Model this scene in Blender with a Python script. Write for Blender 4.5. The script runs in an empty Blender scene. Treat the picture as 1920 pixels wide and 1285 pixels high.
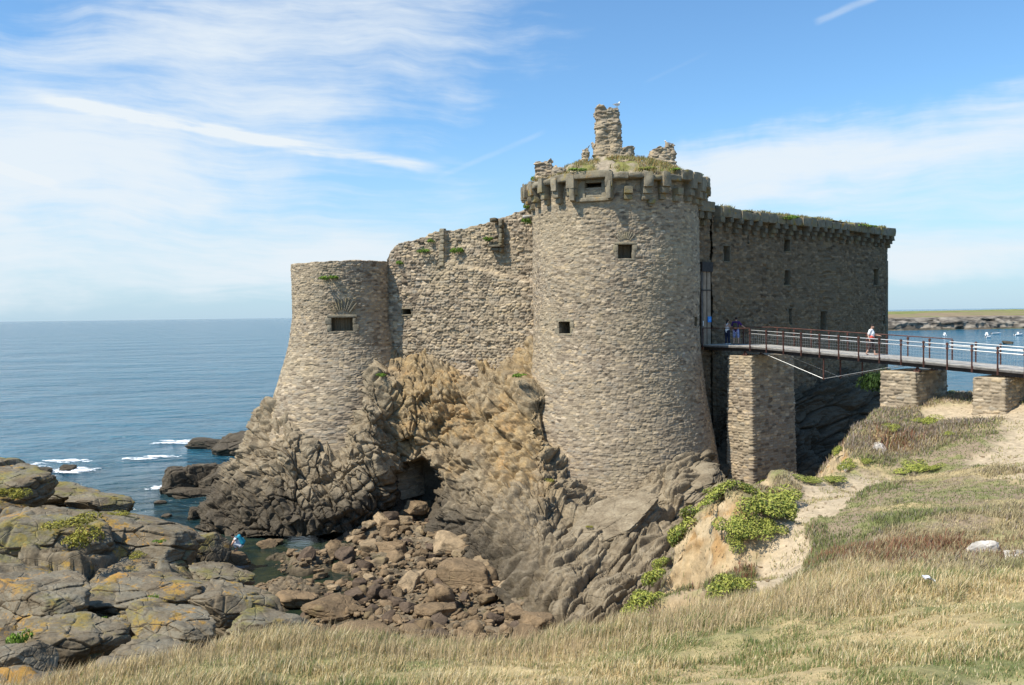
import bpy, math, random
import numpy as np
from mathutils import Vector, Matrix
R = math.radians
scene = bpy.context.scene
COL = scene.collection
# ------------------------------------------------------------------ camera
EYE = 13.5                       # camera height above the sea
F = 1600.0                       # focal length in photo pixels (photo 1920 x 1285)
PITCH, ROLL = math.atan(52.5/F), -0.0135
cam = bpy.data.objects.new('Camera', bpy.data.cameras.new('Camera'))
COL.objects.link(cam)
cam.data.sensor_width = 36.0; cam.data.lens = 36.0*F/1920
cam.data.clip_start = 0.1; cam.data.clip_end = 60000
RM = Matrix.Rotation(math.pi/2-PITCH, 3, 'X') @ Matrix.Rotation(ROLL, 3, 'Z')
cam.matrix_world = Matrix.Translation((0, 0, EYE)) @ RM.to_4x4()
scene.camera = cam
scene.render.resolution_x = 1024; scene.render.resolution_y = 685
# ------------------------------------------------------------------ light
SUN_AZ_VEC = (-0.86, -0.51)      # horizontal direction towards the sun
SUN_EL = R(53)
sun = bpy.data.objects.new('Sun', bpy.data.lights.new('Sun', 'SUN'))
COL.objects.link(sun)
sun.data.energy = 5.0; sun.data.angle = R(0.55); sun.data.color = (1.0, 0.935, 0.82)
sv = Vector((SUN_AZ_VEC[0], SUN_AZ_VEC[1], 0)).normalized()*math.cos(SUN_EL) + Vector((0, 0, math.sin(SUN_EL)))
sun.rotation_euler = sv.to_track_quat('Z', 'Y').to_euler()
scene.view_settings.view_transform = 'Standard'
scene.view_settings.look = 'None'
scene.view_settings.exposure = 0.22
scene.view_settings.gamma = 1.0

def ray(px, py):
    return RM @ Vector(((px-960)/F, -(py-642.5)/F, -1.0))
def at(px, py, Y):
    d = ray(px, py); k = Y/d.y
    return Vector((d.x*k, Y, EYE+d.z*k))
def dirn(px, py): return ray(px, py).normalized()

class N:
    """small node-tree writer"""
    def __init__(s, nt): s.nt = nt
    def n(s, t, **kw):
        nd = s.nt.nodes.new(t)
        for k, v in kw.items():
            if k.startswith('i_'):
                key = k[2:]; key = int(key) if key.isdigit() else key
                inp = nd.inputs[key]
                if isinstance(v, bpy.types.NodeSocket): s.nt.links.new(v, inp)
                else: inp.default_value = v
            else: setattr(nd, k, v)
        return nd
    def math(s, op, a, b=None, c=None, clamp=False):
        nd = s.nt.nodes.new('ShaderNodeMath'); nd.operation = op; nd.use_clamp = clamp
        for i, v in enumerate((a, b, c)):
            if v is None: continue
            if isinstance(v, bpy.types.NodeSocket): s.nt.links.new(v, nd.inputs[i])
            else: nd.inputs[i].default_value = v
        return nd.outputs[0]
    def vmath(s, op, a, b=None):
        nd = s.nt.nodes.new('ShaderNodeVectorMath'); nd.operation = op
        for i, v in enumerate((a, b)):
            if v is None: continue
            if isinstance(v, bpy.types.NodeSocket): s.nt.links.new(v, nd.inputs[i])
            else: nd.inputs[i].default_value = v
        return nd.outputs['Value'] if op in ('DOT_PRODUCT', 'LENGTH') else nd.outputs[0]
    def mix(s, f, a, b, mode='MIX'):
        nd = s.nt.nodes.new('ShaderNodeMix'); nd.data_type = 'RGBA'; nd.blend_type = mode
        for i, v in ((0, f), (6, a), (7, b)):
            if isinstance(v, bpy.types.NodeSocket): s.nt.links.new(v, nd.inputs[i])
            else: nd.inputs[i].default_value = (*v, 1) if isinstance(v, tuple) and len(v) == 3 else v
        return nd.outputs[2]
    def noise(s, vec, scale, detail=4, rough=0.55, dist=0.0):
        nd = s.n('ShaderNodeTexNoise'); nd.inputs['Scale'].default_value = scale
        nd.inputs['Detail'].default_value = detail; nd.inputs['Roughness'].default_value = rough
        nd.inputs['Distortion'].default_value = dist
        s.nt.links.new(vec, nd.inputs['Vector']); return nd.outputs['Fac']
    def ss(s, v, lo, hi, a=0.0, b=1.0):
        nd = s.nt.nodes.new('ShaderNodeMapRange'); nd.interpolation_type = 'SMOOTHSTEP'
        s.nt.links.new(v, nd.inputs[0])
        for i, x in ((1, lo), (2, hi), (3, a), (4, b)): nd.inputs[i].default_value = x
        return nd.outputs[0]
    def scale(s, vec, sc, rot=(0, 0, 0)):
        nd = s.nt.nodes.new('ShaderNodeMapping'); s.nt.links.new(vec, nd.inputs[0])
        nd.inputs['Scale'].default_value = sc; nd.inputs['Rotation'].default_value = rot
        return nd.outputs[0]
    def link(s, a, b): s.nt.links.new(a, b)

# ------------------------------------------------------------------ world: sky with cirrus
world = bpy.data.worlds.new('World'); scene.world = world; world.use_nodes = True
wn = N(world.node_tree); world.node_tree.nodes.clear()
sky = wn.n('ShaderNodeTexSky'); sky.sky_type = 'NISHITA'; sky.sun_disc = False
sky.sun_elevation = SUN_EL; sky.sun_rotation = math.atan2(SUN_AZ_VEC[0], SUN_AZ_VEC[1])
sky.altitude = 10; sky.air_density = 1.0; sky.dust_density = 0.6; sky.ozone_density = 2.4
tc = wn.n('ShaderNodeTexCoord'); dv = tc.outputs['Generated']
sep = wn.n('ShaderNodeSeparateXYZ'); wn.link(dv, sep.inputs[0])
def blob(px, py, rad, soft, wx=1.0):
    c = dirn(px, py)
    dd = wn.math('SUBTRACT', 1.0, wn.vmath('DOT_PRODUCT', dv, tuple(c)))
    ang = wn.math('SQRT', wn.math('MAXIMUM', wn.math('MULTIPLY', dd, 2.0), 0.0))
    return wn.ss(ang, rad, rad+soft, wx, 0.0)
def band(p0, p1, width, soft, amp, wob=0.0, ends=0.2, taper=True):
    a, b = dirn(*p0), dirn(*p1)
    nn = a.cross(b).normalized(); m = (a+b).normalized(); half = math.acos(max(-1, min(1, a.dot(m))))
    d = wn.vmath('DOT_PRODUCT', dv, tuple(nn))
    if wob: d = wn.math('ADD', d, wn.math('MULTIPLY', wn.math('SUBTRACT', wob_noise, 0.5), wob))
    d = wn.math('ABSOLUTE', d)
    along = wn.vmath('DOT_PRODUCT', dv, tuple(m))
    w = wn.ss(d, width, width+soft, amp, 0.0)
    e = wn.ss(along, math.cos(half+ends*half), math.cos(half*0.75), 0.0, 1.0)
    return wn.math('MULTIPLY', w, e)
warp = wn.n('ShaderNodeTexNoise'); warp.inputs['Scale'].default_value = 3.0; warp.inputs['Detail'].default_value = 3
wn.link(dv, warp.inputs['Vector'])
wv = wn.vmath('ADD', dv, wn.vmath('SCALE', warp.outputs['Color']))
wv.node.inputs[1].links[0].from_node.inputs['Scale'].default_value = 0.10
wob_noise = wn.noise(dv, 9.0, 4, 0.6)
# streaks drawn out along a direction that rises to the right
v1 = wn.scale(wv, (1.3, 1.3, 5.0), (0, R(16), 0))
n1 = wn.noise(v1, 2.3, 9, 0.60, 0.0)
v2 = wn.scale(wv, (2.0, 2.0, 20.0), (0, R(11), 0))
n2 = wn.noise(v2, 3.0, 8, 0.62, 0.0)
nn_ = wn.math('ADD', wn.math('MULTIPLY', n1, 0.62), wn.math('MULTIPLY', n2, 0.38))
cov = 0.0
def add(a, b): return wn.math('ADD', a, b)
cov = band((-300, 290), (960, -30), 0.03, 0.17, 0.60, 0.12, 0.3)
for t in (band((-500, 480), (1000, 400), 0.02, 0.13, 0.36, 0.05, 0.2), band((1180, 330), (2300, 130), 0.01, 0.06, 0.36, 0.05, 0.3),
          band((1250, 420), (2500, 260), 0.03, 0.10, 0.54, 0.08, 0.3), band((-200, 545), (900, 500), 0.01, 0.05, 0.25, 0.04, 0.3),
          band((1500, 500), (2500, 470), 0.008, 0.03, 0.38, 0.02, 0.2),
          blob(150, 250, 0.05, 0.35, 0.10), blob(1100, 70, 0.0, 0.12, 0.25), blob(700, 460, 0.05, 0.30, 0.12)):
    cov = add(cov, t)
cirrus = wn.math('MULTIPLY', wn.ss(wn.math('ADD', nn_, wn.math('MULTIPLY', wn.math('SUBTRACT', cov, 0.55), 0.62)), 0.36, 0.74), 0.92)
cirrus = wn.math('MULTIPLY', cirrus, wn.ss(cov, 0.03, 0.45))
trail = band((60, 182), (830, 322), 0.0014, 0.0080, 0.85, 0.014, 0.05)
for t in (band((-140, 270), (110, 350), 0.001, 0.006, 0.6, 0.01, 0.1), band((1525, 42), (1650, -10), 0.0008, 0.0045, 0.35, 0.012, 0.05),
          band((820, 335), (1020, 248), 0.0005, 0.004, 0.16, 0.008, 0.1), band((1210, 155), (1330, 98), 0.0004, 0.0025, 0.05, 0.004, 0.1),
          band((400, 548), (560, 532), 0.0005, 0.003, -0.2, 0.004, 0.1)):
    trail = add(trail, t)
trail = wn.math('MULTIPLY', trail, wn.ss(n2, 0.3, 0.62, 0.35, 1.0))
fac = wn.math('MAXIMUM', wn.math('ADD', cirrus, trail, clamp=True), 0.0)
hz = wn.ss(sep.outputs[2], -0.02, 0.24, 0.80, 0.0)
skc = wn.mix(1.0, sky.outputs[0], (0.86, 1.17, 1.33), 'MULTIPLY')
cl = wn.mix(fac, wn.mix(hz, skc, (3.5, 4.75, 5.9)), (5.7, 6.2, 6.6))
bg = wn.n('ShaderNodeBackground'); bg.inputs['Strength'].default_value = 0.125
wn.link(cl, bg.inputs['Color'])
wo = wn.n('ShaderNodeOutputWorld'); wn.link(bg.outputs[0], wo.inputs[0])

# ------------------------------------------------------------------ object helpers
def tag(o, label=None, cat=None, group=None, kind=None):
    if label: o['label'] = label
    if cat: o['category'] = cat
    if group: o['group'] = group
    if kind: o['kind'] = kind
    return o
def empty(name, loc=(0, 0, 0)):
    o = bpy.data.objects.new(name, None); COL.objects.link(o); o.location = loc
    o.empty_display_size = 0.3
    return o
def link(name, me, mat, parent=None, smooth=True):
    if mat is not None and len(me.materials) == 0: me.materials.append(mat)
    o = bpy.data.objects.new(name, me); COL.objects.link(o)
    if parent is not None:
        o.parent = parent
        o.matrix_parent_inverse = world_mat(parent).inverted()
    return o
def world_mat(o):
    m = o.matrix_basis.copy()
    if o.parent is not None: m = world_mat(o.parent) @ o.matrix_parent_inverse @ m
    return m
def np_mesh(name, V, Fc, smooth=True, attrs=None):
    """V (n,3) array, Fc list of arrays (m,3) or (m,4)"""
    me = bpy.data.meshes.new(name)
    V = np.ascontiguousarray(V, dtype=np.float32)
    if not isinstance(Fc, (list, tuple)): Fc = [Fc]
    Fc = [np.asarray(f, dtype=np.int32) for f in Fc if len(f)]
    tot = np.concatenate([np.full(len(f), f.shape[1], np.int32) for f in Fc])
    idx = np.concatenate([f.ravel() for f in Fc])
    me.vertices.add(len(V)); me.vertices.foreach_set('co', V.ravel())
    me.loops.add(len(idx)); me.loops.foreach_set('vertex_index', idx)
    me.polygons.add(len(tot))
    st = np.concatenate([[0], np.cumsum(tot)[:-1]]).astype(np.int32)
    me.polygons.foreach_set('loop_start', st); me.polygons.foreach_set('loop_total', tot)
    me.polygons.foreach_set('use_smooth', np.full(len(tot), smooth, dtype=bool))
    me.update(calc_edges=True)
    if attrs:
        for k, a in attrs.items():
            a = np.asarray(a, np.float32)
            if a.ndim == 1:
                at_ = me.attributes.new(k, 'FLOAT', 'POINT'); at_.data.foreach_set('value', a)
            else:
                at_ = me.attributes.new(k, 'FLOAT_COLOR', 'POINT')
                c = np.ones((len(a), 4), np.float32); c[:, :3] = a[:, :3]
                at_.data.foreach_set('color', c.ravel())
    return me
def grid_faces(ny, nx, mask=None):
    i = np.arange((ny-1)*(nx-1)); r = i//(nx-1); c = i % (nx-1)
    a = r*nx+c
    f = np.stack([a, a+1, a+nx+1, a+nx], 1)
    if mask is not None: f = f[mask.ravel()]
    return f
class MB:
    """collects simple solids, links them as one mesh"""
    def __init__(s): s.v = []; s.q = []; s.t = []; s.n = 0
    def raw(s, V, Q=None, T=None):
        V = np.asarray(V, float)
        if Q is not None and len(Q): s.q.append(np.asarray(Q)+s.n)
        if T is not None and len(T): s.t.append(np.asarray(T)+s.n)
        s.v.append(V); s.n += len(V)
    def box(s, o, ex, ey, ez):
        """corner o and three edge vectors"""
        o, ex, ey, ez = (np.array(a, float) for a in (o, ex, ey, ez))
        V = [o, o+ex, o+ex+ey, o+ey, o+ez, o+ex+ez, o+ex+ey+ez, o+ey+ez]
        s.raw(V, [(0, 3, 2, 1), (4, 5, 6, 7), (0, 1, 5, 4), (1, 2, 6, 5), (2, 3, 7, 6), (3, 0, 4, 7)])
    def tube(s, a, b, r0, r1=None, n=8):
        r1 = r0 if r1 is None else r1
        a = np.array(a, float); b = np.array(b, float); d = b-a; L = np.linalg.norm(d)
        if L < 1e-9: return
        d /= L; h = np.array([0, 0, 1.]) if abs(d[2]) < .9 else np.array([1., 0, 0])
        x = np.cross(d, h); x /= np.linalg.norm(x); y = np.cross(d, x)
        t = np.arange(n)*2*math.pi/n
        c = np.outer(np.cos(t), x)+np.outer(np.sin(t), y)
        V = np.concatenate([a+c*r0, b+c*r1, [a, b]])
        i = np.arange(n); j = (i+1) % n
        s.raw(V, np.stack([i, j, j+n, i+n], 1), np.concatenate([np.stack([j, i, np.full(n, 2*n)], 1), np.stack([i+n, j+n, np.full(n, 2*n+1)], 1)]))
    def ball(s, c, r, n=10, m=7):
        rr = np.array(r if hasattr(r, '__len__') else (r, r, r), float)
        V = []
        for a in range(m+1):
            p = math.pi*a/m
            for b in range(n):
                q = 2*math.pi*b/n
                V.append(np.array(c)+rr*np.array([math.sin(p)*math.cos(q), math.sin(p)*math.sin(q), math.cos(p)]))
        Q = [(a*n+b, a*n+n+b, a*n+n+(b+1) % n, a*n+(b+1) % n) for a in range(m) for b in range(n)]
        s.raw(V, Q)
    def build(s, name, mat, parent=None, smooth=False):
        V = np.concatenate(s.v); Fc = []
        if s.q: Fc.append(np.concatenate(s.q))
        if s.t: Fc.append(np.concatenate(s.t))
        return link(name, np_mesh(name, V, Fc, smooth), mat, parent)

# ------------------------------------------------------------------ numpy noise
def _h(*k):
    x = np.zeros(np.broadcast(*k).shape, np.uint64)
    for i, a in enumerate(k):
        x = (x ^ (np.asarray(a).astype(np.int64).astype(np.uint64)*np.uint64(0x9E3779B97F4A7C15+i*0x1234567)))
        x ^= x >> np.uint64(29); x = x*np.uint64(0xBF58476D1CE4E5B9); x ^= x >> np.uint64(32)
    return x
def rnd(x, k=0):
    x = x ^ np.uint64(0x51ED27+k*7919); x = x*np.uint64(0x94D049BB133111EB); x ^= x >> np.uint64(31); x = x*np.uint64(0xBF58476D1CE4E5B9)
    return ((x >> np.uint64(40)).astype(np.float64))/float(1 << 24)
np.seterr(over='ignore')
def vnoise(P, seed=0):
    I = np.floor(P); f = P-I; f = f*f*f*(f*(f*6-15)+10); D = P.shape[1]
    out = 0
    for c in range(1 << D):
        o = [(c >> d) & 1 for d in range(D)]
        w = 1.0
        for d in range(D): w = w*(f[:, d] if o[d] else 1-f[:, d])
        out = out+w*rnd(_h(*[I[:, d]+o[d] for d in range(D)], np.int64(seed)))
    return out-0.5
def fbm(P, octv=4, gain=0.5, seed=0, lac=2.03):
    a = 1.0; s = 0
    for i in range(octv): s = s+a*vnoise(P*(lac**i)+17.3*i, seed+i); a *= gain
    return s
def cells(P, seed=0, jit=None):
    D = P.shape[1]; jit = jit or (0.9,)*D
    I = np.floor(P); n = len(P)
    F1 = np.full(n, 1e9); F2 = np.full(n, 1e9); C = np.zeros_like(P); ID = np.zeros(n, np.uint64)
    for c in range(3**D):
        o = [(c//3**d) % 3-1 for d in range(D)]
        J = [I[:, d]+o[d] for d in range(D)]
        h = _h(*J, np.int64(seed+99))
        K = np.stack([J[d]+0.5+(rnd(h, d+1)-0.5)*jit[d] for d in range(D)], 1)
        dd = ((P-K)**2).sum(1)
        m = dd < F1
        F2 = np.where(m, F1, np.minimum(F2, dd)); F1 = np.where(m, dd, F1)
        C[m] = K[m]; ID[m] = h[m]
    return np.sqrt(F1), np.sqrt(F2), C, ID
def facet(P, seed, tilt=0.9, crack=0.35, cw=0.10):
    F1, F2, C, ID = cells(P, seed)
    g = np.stack([rnd(ID, 11+k)-0.5 for k in range(P.shape[1])], 1)
    return (rnd(ID, 5)-0.5)+tilt*((P-C)*g).sum(1)*2-crack*np.exp(-((F2-F1)/cw)**2)
def planes(P, seed, q=0.5, hv=0.30, gv=0.85):
    """piecewise planar relief with sharp outward edges"""
    I = np.floor(P); D = P.shape[1]; out = np.full(len(P), 1e9)
    for c in range(3**D):
        o = [(c//3**d) % 3-1 for d in range(D)]
        J = [I[:, d]+o[d] for d in range(D)]
        h = _h(*J, np.int64(seed+499))
        v = (rnd(h, 21)-.5)*hv*2
        for d in range(D):
            dd = P[:, d]-(J[d]+.5+(rnd(h, d+1)-.5)*.9)
            v = v+dd*(rnd(h, 31+d)-.5)*2*gv+q*dd*dd
        out = np.minimum(out, v)
    return out
def rotm(ax, ay, az):
    return np.array(Matrix.Rotation(az, 3, 'Z') @ Matrix.Rotation(ay, 3, 'Y') @ Matrix.Rotation(ax, 3, 'X'))
def ss(x, a, b):
    t = np.clip((x-a)/(b-a), 0, 1); return t*t*(3-2*t)
def grid_normals(G):
    du = np.gradient(G, axis=1); dv_ = np.gradient(G, axis=0)
    n = np.cross(du, dv_); n /= np.linalg.norm(n, axis=2, keepdims=True)+1e-9
    return n
def crom(A, n, axis):
    """Catmull-Rom resample along axis to n samples"""
    A = np.moveaxis(A, axis, 0); m = len(A)
    t = np.linspace(0, m-1, n); i = np.clip(np.floor(t).astype(int), 0, m-2); f = (t-i).reshape((-1,)+(1,)*(A.ndim-1))
    g = lambda k: A[np.clip(k, 0, m-1)]
    p0, p1, p2, p3 = g(i-1), g(i), g(i+1), g(i+2)
    o = 0.5*((2*p1)+(-p0+p2)*f+(2*p0-5*p1+4*p2-p3)*f**2+(-p0+3*p1-3*p2+p3)*f**3)
    return np.moveaxis(o, 0, axis)
def rbf(pts, c=1.0, lam=0.02):
    pts = np.array(pts, float); X = pts[:, :2]; z = pts[:, 2]; n = len(X)
    d = np.sqrt(((X[:, None]-X[None])**2).sum(2)+c*c)
    A = np.zeros((n+3, n+3)); A[:n, :n] = d-lam*n*np.eye(n)*0; A[:n, :n] -= lam*np.eye(n)
    A[:n, n] = 1; A[:n, n+1:] = X; A[n, :n] = 1; A[n+1:, :n] = X.T
    w = np.linalg.solve(A, np.concatenate([z, np.zeros(3)]))
    def f(x, y):
        sh = np.shape(x); x = np.ravel(x); y = np.ravel(y); o = np.full(len(x), w[n])+w[n+1]*x+w[n+2]*y
        for k in range(n): o = o+w[k]*np.sqrt((x-X[k, 0])**2+(y-X[k, 1])**2+c*c)
        return o.reshape(sh)
    return f

# ------------------------------------------------------------------ materials
def new_mat(name, rough=0.9, spec=0.2):
    m = bpy.data.materials.new(name); m.use_nodes = True
    nt = m.node_tree; nt.nodes.clear(); k = N(nt)
    b = k.n('ShaderNodeBsdfPrincipled'); b.inputs['Roughness'].default_value = rough
    b.inputs['Specular IOR Level'].default_value = spec
    o = k.n('ShaderNodeOutputMaterial'); k.link(b.outputs[0], o.inputs[0])
    return m, k, b, o
def plain(name, col, rough=0.6, var=0.12, metallic=0.0, spec=0.3, scale=6.0):
    m, k, b, o = new_mat(name, rough, spec)
    g = k.n('ShaderNodeNewGeometry')
    n = k.noise(g.outputs['Position'], scale, 5, 0.6)
    c = k.mix(k.ss(n, 0.3, 0.7), tuple(x*(1-var) for x in col), tuple(min(1, x*(1+var)) for x in col))
    k.link(c, b.inputs['Base Color']); b.inputs['Metallic'].default_value = metallic
    return m
def bump(k, b, h, strength=0.5, dist=0.05):
    bm = k.n('ShaderNodeBump'); bm.inputs['Strength'].default_value = strength; bm.inputs['Distance'].default_value = dist
    k.link(h, bm.inputs['Height']); k.link(bm.outputs[0], b.inputs['Normal'])

def ramp(k, v, stops):
    r = k.n('ShaderNodeValToRGB'); e = r.color_ramp.elements
    e[0].position, e[0].color = stops[0][0], (*stops[0][1], 1); e[1].position, e[1].color = stops[-1][0], (*stops[-1][1], 1)
    for p, c in stops[1:-1]:
        x = e.new(p); x.color = (*c, 1)
    k.link(v, r.inputs[0]); return r.outputs[0]

def mat_masonry(name, tone=1.0, warm=1.0):
    """rubble masonry: every stone's tone comes from the mesh attribute 'stone'"""
    m, k, b, o = new_mat(name, 0.93, 0.15)
    g = k.n('ShaderNodeNewGeometry'); P = g.outputs['Position']
    a = k.n('ShaderNodeAttribute', attribute_name='stone'); e = k.n('ShaderNodeAttribute', attribute_name='joint')
    t = tone
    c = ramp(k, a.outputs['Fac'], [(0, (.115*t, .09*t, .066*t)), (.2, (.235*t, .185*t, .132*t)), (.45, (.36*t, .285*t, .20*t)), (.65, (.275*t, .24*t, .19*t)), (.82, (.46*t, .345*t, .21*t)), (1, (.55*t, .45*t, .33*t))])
    big = k.noise(P, 0.22, 4, 0.6)
    c = k.mix(k.ss(big, 0.35, 0.7, 0.0, 0.45), c, (.40*t, .325*t, .205*t))
    mid = k.noise(P, 1.1, 5, 0.65)
    c = k.mix(k.ss(mid, 0.52, 0.8, 0.0, 0.35), c, (.19*t, .17*t, .13*t))
    c = k.mix(k.math('MULTIPLY', e.outputs['Fac'], 0.55), c, (.30*t, .235*t, .16*t))
    fine = k.noise(P, 14, 5, 0.7)
    c = k.mix(0.5, c, k.mix(1.0, c, ramp(k, fine, [(0.25, (.45, .45, .45)), (0.75, (1.5, 1.5, 1.5))]), 'MULTIPLY'))
    # moss / lichen streaks
    st = k.noise(k.scale(P, (1.5, 1.5, 0.25)), 1.0, 4, 0.6)
    c = k.mix(k.ss(st, 0.62, 0.8, 0.0, 0.4), c, (.17*t, .15*t, .07*t))
    c = k.mix(1.0, c, (warm, 1.0, 1.0/warm), 'MULTIPLY')
    k.link(c, b.inputs['Base Color'])
    bump(k, b, k.noise(P, 22, 5, 0.7), 0.5, 0.03)
    return m
def mat_stoneblock(name, tone=1.0, lichen=0.5):
    m, k, b, o = new_mat(name, 0.93, 0.15)
    g = k.n('ShaderNodeNewGeometry'); P = g.outputs['Position']
    n = k.noise(P, 2.6, 6, 0.65); n2 = k.noise(P, 11, 5, 0.7); n3 = k.noise(P, 1.3, 4, 0.6)
    t = tone
    c = ramp(k, n, [(0.25, (.16*t, .135*t, .095*t)), (0.5, (.28*t, .24*t, .17*t)), (0.75, (.38*t, .33*t, .24*t))])
    c = k.mix(k.ss(n2, 0.5, 0.8, 0, 0.5), c, (.13*t, .115*t, .085*t))
    c = k.mix(k.math('MULTIPLY', k.ss(n3, 0.5, 0.68), lichen), c, (.26, .20, .055))
    c = k.mix(k.math('MULTIPLY', k.ss(k.noise(P, 1.9, 6, 0.75), 0.585, 0.63), lichen), c, (.42, .22, .04))
    k.link(c, b.inputs['Base Color']); bump(k, b, n2, 0.6, 0.05)
    return m
M = {}
M['masonry'] = mat_masonry('tower_masonry', 1.04)
M['masonry_curtain'] = mat_masonry('curtain_masonry', 1.06)
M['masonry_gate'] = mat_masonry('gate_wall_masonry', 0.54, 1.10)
M['masonry_pier'] = mat_masonry('pier_masonry', 1.08)
M['block'] = mat_stoneblock('cut_stone', 1.0, 0.35)
M['block_mossy'] = mat_stoneblock('mossy_cut_stone', 0.85, 0.8)
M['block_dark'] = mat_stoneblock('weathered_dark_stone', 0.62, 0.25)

def mat_rock(name, kind, hue=(.2, .15, .1)):
    m, k, b, o = new_mat(name, 0.9, 0.2)
    g = k.n('ShaderNodeNewGeometry'); P = g.outputs['Position']
    s = k.n('ShaderNodeSeparateXYZ'); k.link(P, s.inputs[0])
    W = k.scale(P, (0.8, 0.8, 1.7), (0, R(-28), 0))
    n1 = k.noise(P, 0.55, 6, 0.62); n2 = k.noise(W, 1.6, 7, 0.7, 0.4); n3 = k.noise(P, 9.0, 6, 0.72); n4 = k.noise(P, 2.2, 5, 0.6)
    tone = k.n('ShaderNodeAttribute', attribute_name='tone').outputs['Fac']
    grey = ramp(k, n2, [(0.26, (.10, .077, .049)), (0.42, (.215, .168, .108)), (0.58, (.30, .242, .16)), (0.78, (.40, .335, .235))])
    c = grey
    if kind == 'castle':
        och = ramp(k, n2, [(0.25, (.115, .082, .045)), (0.45, (.27, .19, .095)), (0.62, (.40, .285, .145)), (0.8, (.50, .39, .24))])
        ora = k.mix(k.ss(n1, 0.50, 0.70, 0.0, 0.75), och, (.43, .265, .115))
        oatt = k.n('ShaderNodeAttribute', attribute_name='ochre').outputs['Fac']
        c = k.mix(k.math('MULTIPLY', oatt, k.ss(n4, 0.3, 0.62, 0.35, 1.0)), c, ora)
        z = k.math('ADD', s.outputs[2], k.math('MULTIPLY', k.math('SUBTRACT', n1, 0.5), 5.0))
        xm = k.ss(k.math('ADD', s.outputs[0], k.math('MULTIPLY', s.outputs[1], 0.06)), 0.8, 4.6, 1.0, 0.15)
        c = k.mix(k.ss(s.outputs[0], 9.0, 12.5, 0.0, 0.72), c, (.045, .038, .028))  # ravine shade put into the colour: rock right of the round tower darkened
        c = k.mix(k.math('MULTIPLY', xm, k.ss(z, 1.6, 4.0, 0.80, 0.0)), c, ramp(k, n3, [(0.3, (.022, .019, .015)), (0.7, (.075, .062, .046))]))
    if kind == 'shore':
        c = k.mix(0.55, c, ramp(k, n2, [(0.3, (.075, .055, .035)), (0.7, (.20, .15, .095))]))
        c = k.mix(k.ss(n4, 0.56, 0.68, 0, 0.75), c, (.045, .05, .018))
        c = k.mix(k.ss(s.outputs[2], -0.05, 0.5, 0.85, 0.0), c, (.035, .030, .018))
    if kind == 'boulder':
        oi = k.n('ShaderNodeObjectInfo').outputs['Random']
        c = k.mix(oi, tuple(x*.8 for x in hue), tuple(x*1.2 for x in hue))
        c = k.mix(1.0, c, ramp(k, n4, [(0.3, (.6, .6, .6)), (0.7, (1.25, 1.2, 1.15))]), 'MULTIPLY')
        c = k.mix(k.ss(n1, 0.56, 0.7, 0, 0.35), c, (.10, .10, .035))
    if kind == 'lichen':
        c = k.mix(1.0, c, (.68, .68, .68), 'MULTIPLY')
        nz = k.n('ShaderNodeSeparateXYZ'); k.link(g.outputs['Normal'], nz.inputs[0])
        up = k.ss(nz.outputs[2], 0.15, 0.75)
        lo = k.noise(P, 0.8, 6, 0.7)
        c = k.mix(k.math('MULTIPLY', up, k.ss(lo, 0.42, 0.62, 0, 0.5)), c, (.25, .235, .18))
        c = k.mix(k.math('MULTIPLY', up, k.ss(k.noise(P, 0.9, 8, 0.78), 0.54, 0.60, 0, 0.85)), c, (.44, .23, .045))
        c = k.mix(k.math('MULTIPLY', up, k.ss(k.noise(P, 0.45, 7, 0.7), 0.50, 0.62, 0, 0.75)), c, (.20, .185, .06))
        c = k.mix(k.ss(s.outputs[2], 0.6, 2.6, 0.75, 0.0), c, (.03, .025, .02))
    sp = ramp(k, n3, [(0.25, (.62, .62, .62)), (0.5, (1, 1, 1)), (0.75, (1.4, 1.4, 1.4))])
    c = k.mix(0.8, c, k.mix(1.0, c, sp, 'MULTIPLY'))
    k.link(c, b.inputs['Base Color'])
    vo = k.n('ShaderNodeTexVoronoi', feature='DISTANCE_TO_EDGE'); vo.inputs['Scale'].default_value = 1.0
    k.link(k.vmath('ADD', k.scale(P, (0.9, 0.9, 1.9), (0, R(-28), 0)), k.vmath('MULTIPLY', k.n('ShaderNodeTexNoise', i_Scale=1.3, i_Vector=P).outputs['Color'], (0.35, 0.35, 0.35))), vo.inputs['Vector'])
    ck = k.ss(vo.outputs['Distance'], 0.0, 0.035)
    h = k.math('ADD', k.math('ADD', k.math('MULTIPLY', n4, 0.6), k.math('MULTIPLY', n3, 0.5)), k.math('MULTIPLY', ck, 0.35))
    bump(k, b, h, 0.6, 0.12)
    return m
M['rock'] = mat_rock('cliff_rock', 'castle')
M['shore'] = mat_rock('shore_rock', 'shore')
M['boulder'] = mat_rock('boulder_rock', 'boulder', (.215, .155, .092))
M['boulder_tan'] = mat_rock('tan_boulder_rock', 'boulder', (.33, .25, .155))
M['boulder_dark'] = mat_rock('dark_boulder_rock', 'boulder', (.115, .085, .06))
M['lichen'] = mat_rock('lichen_rock', 'lichen')
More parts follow.
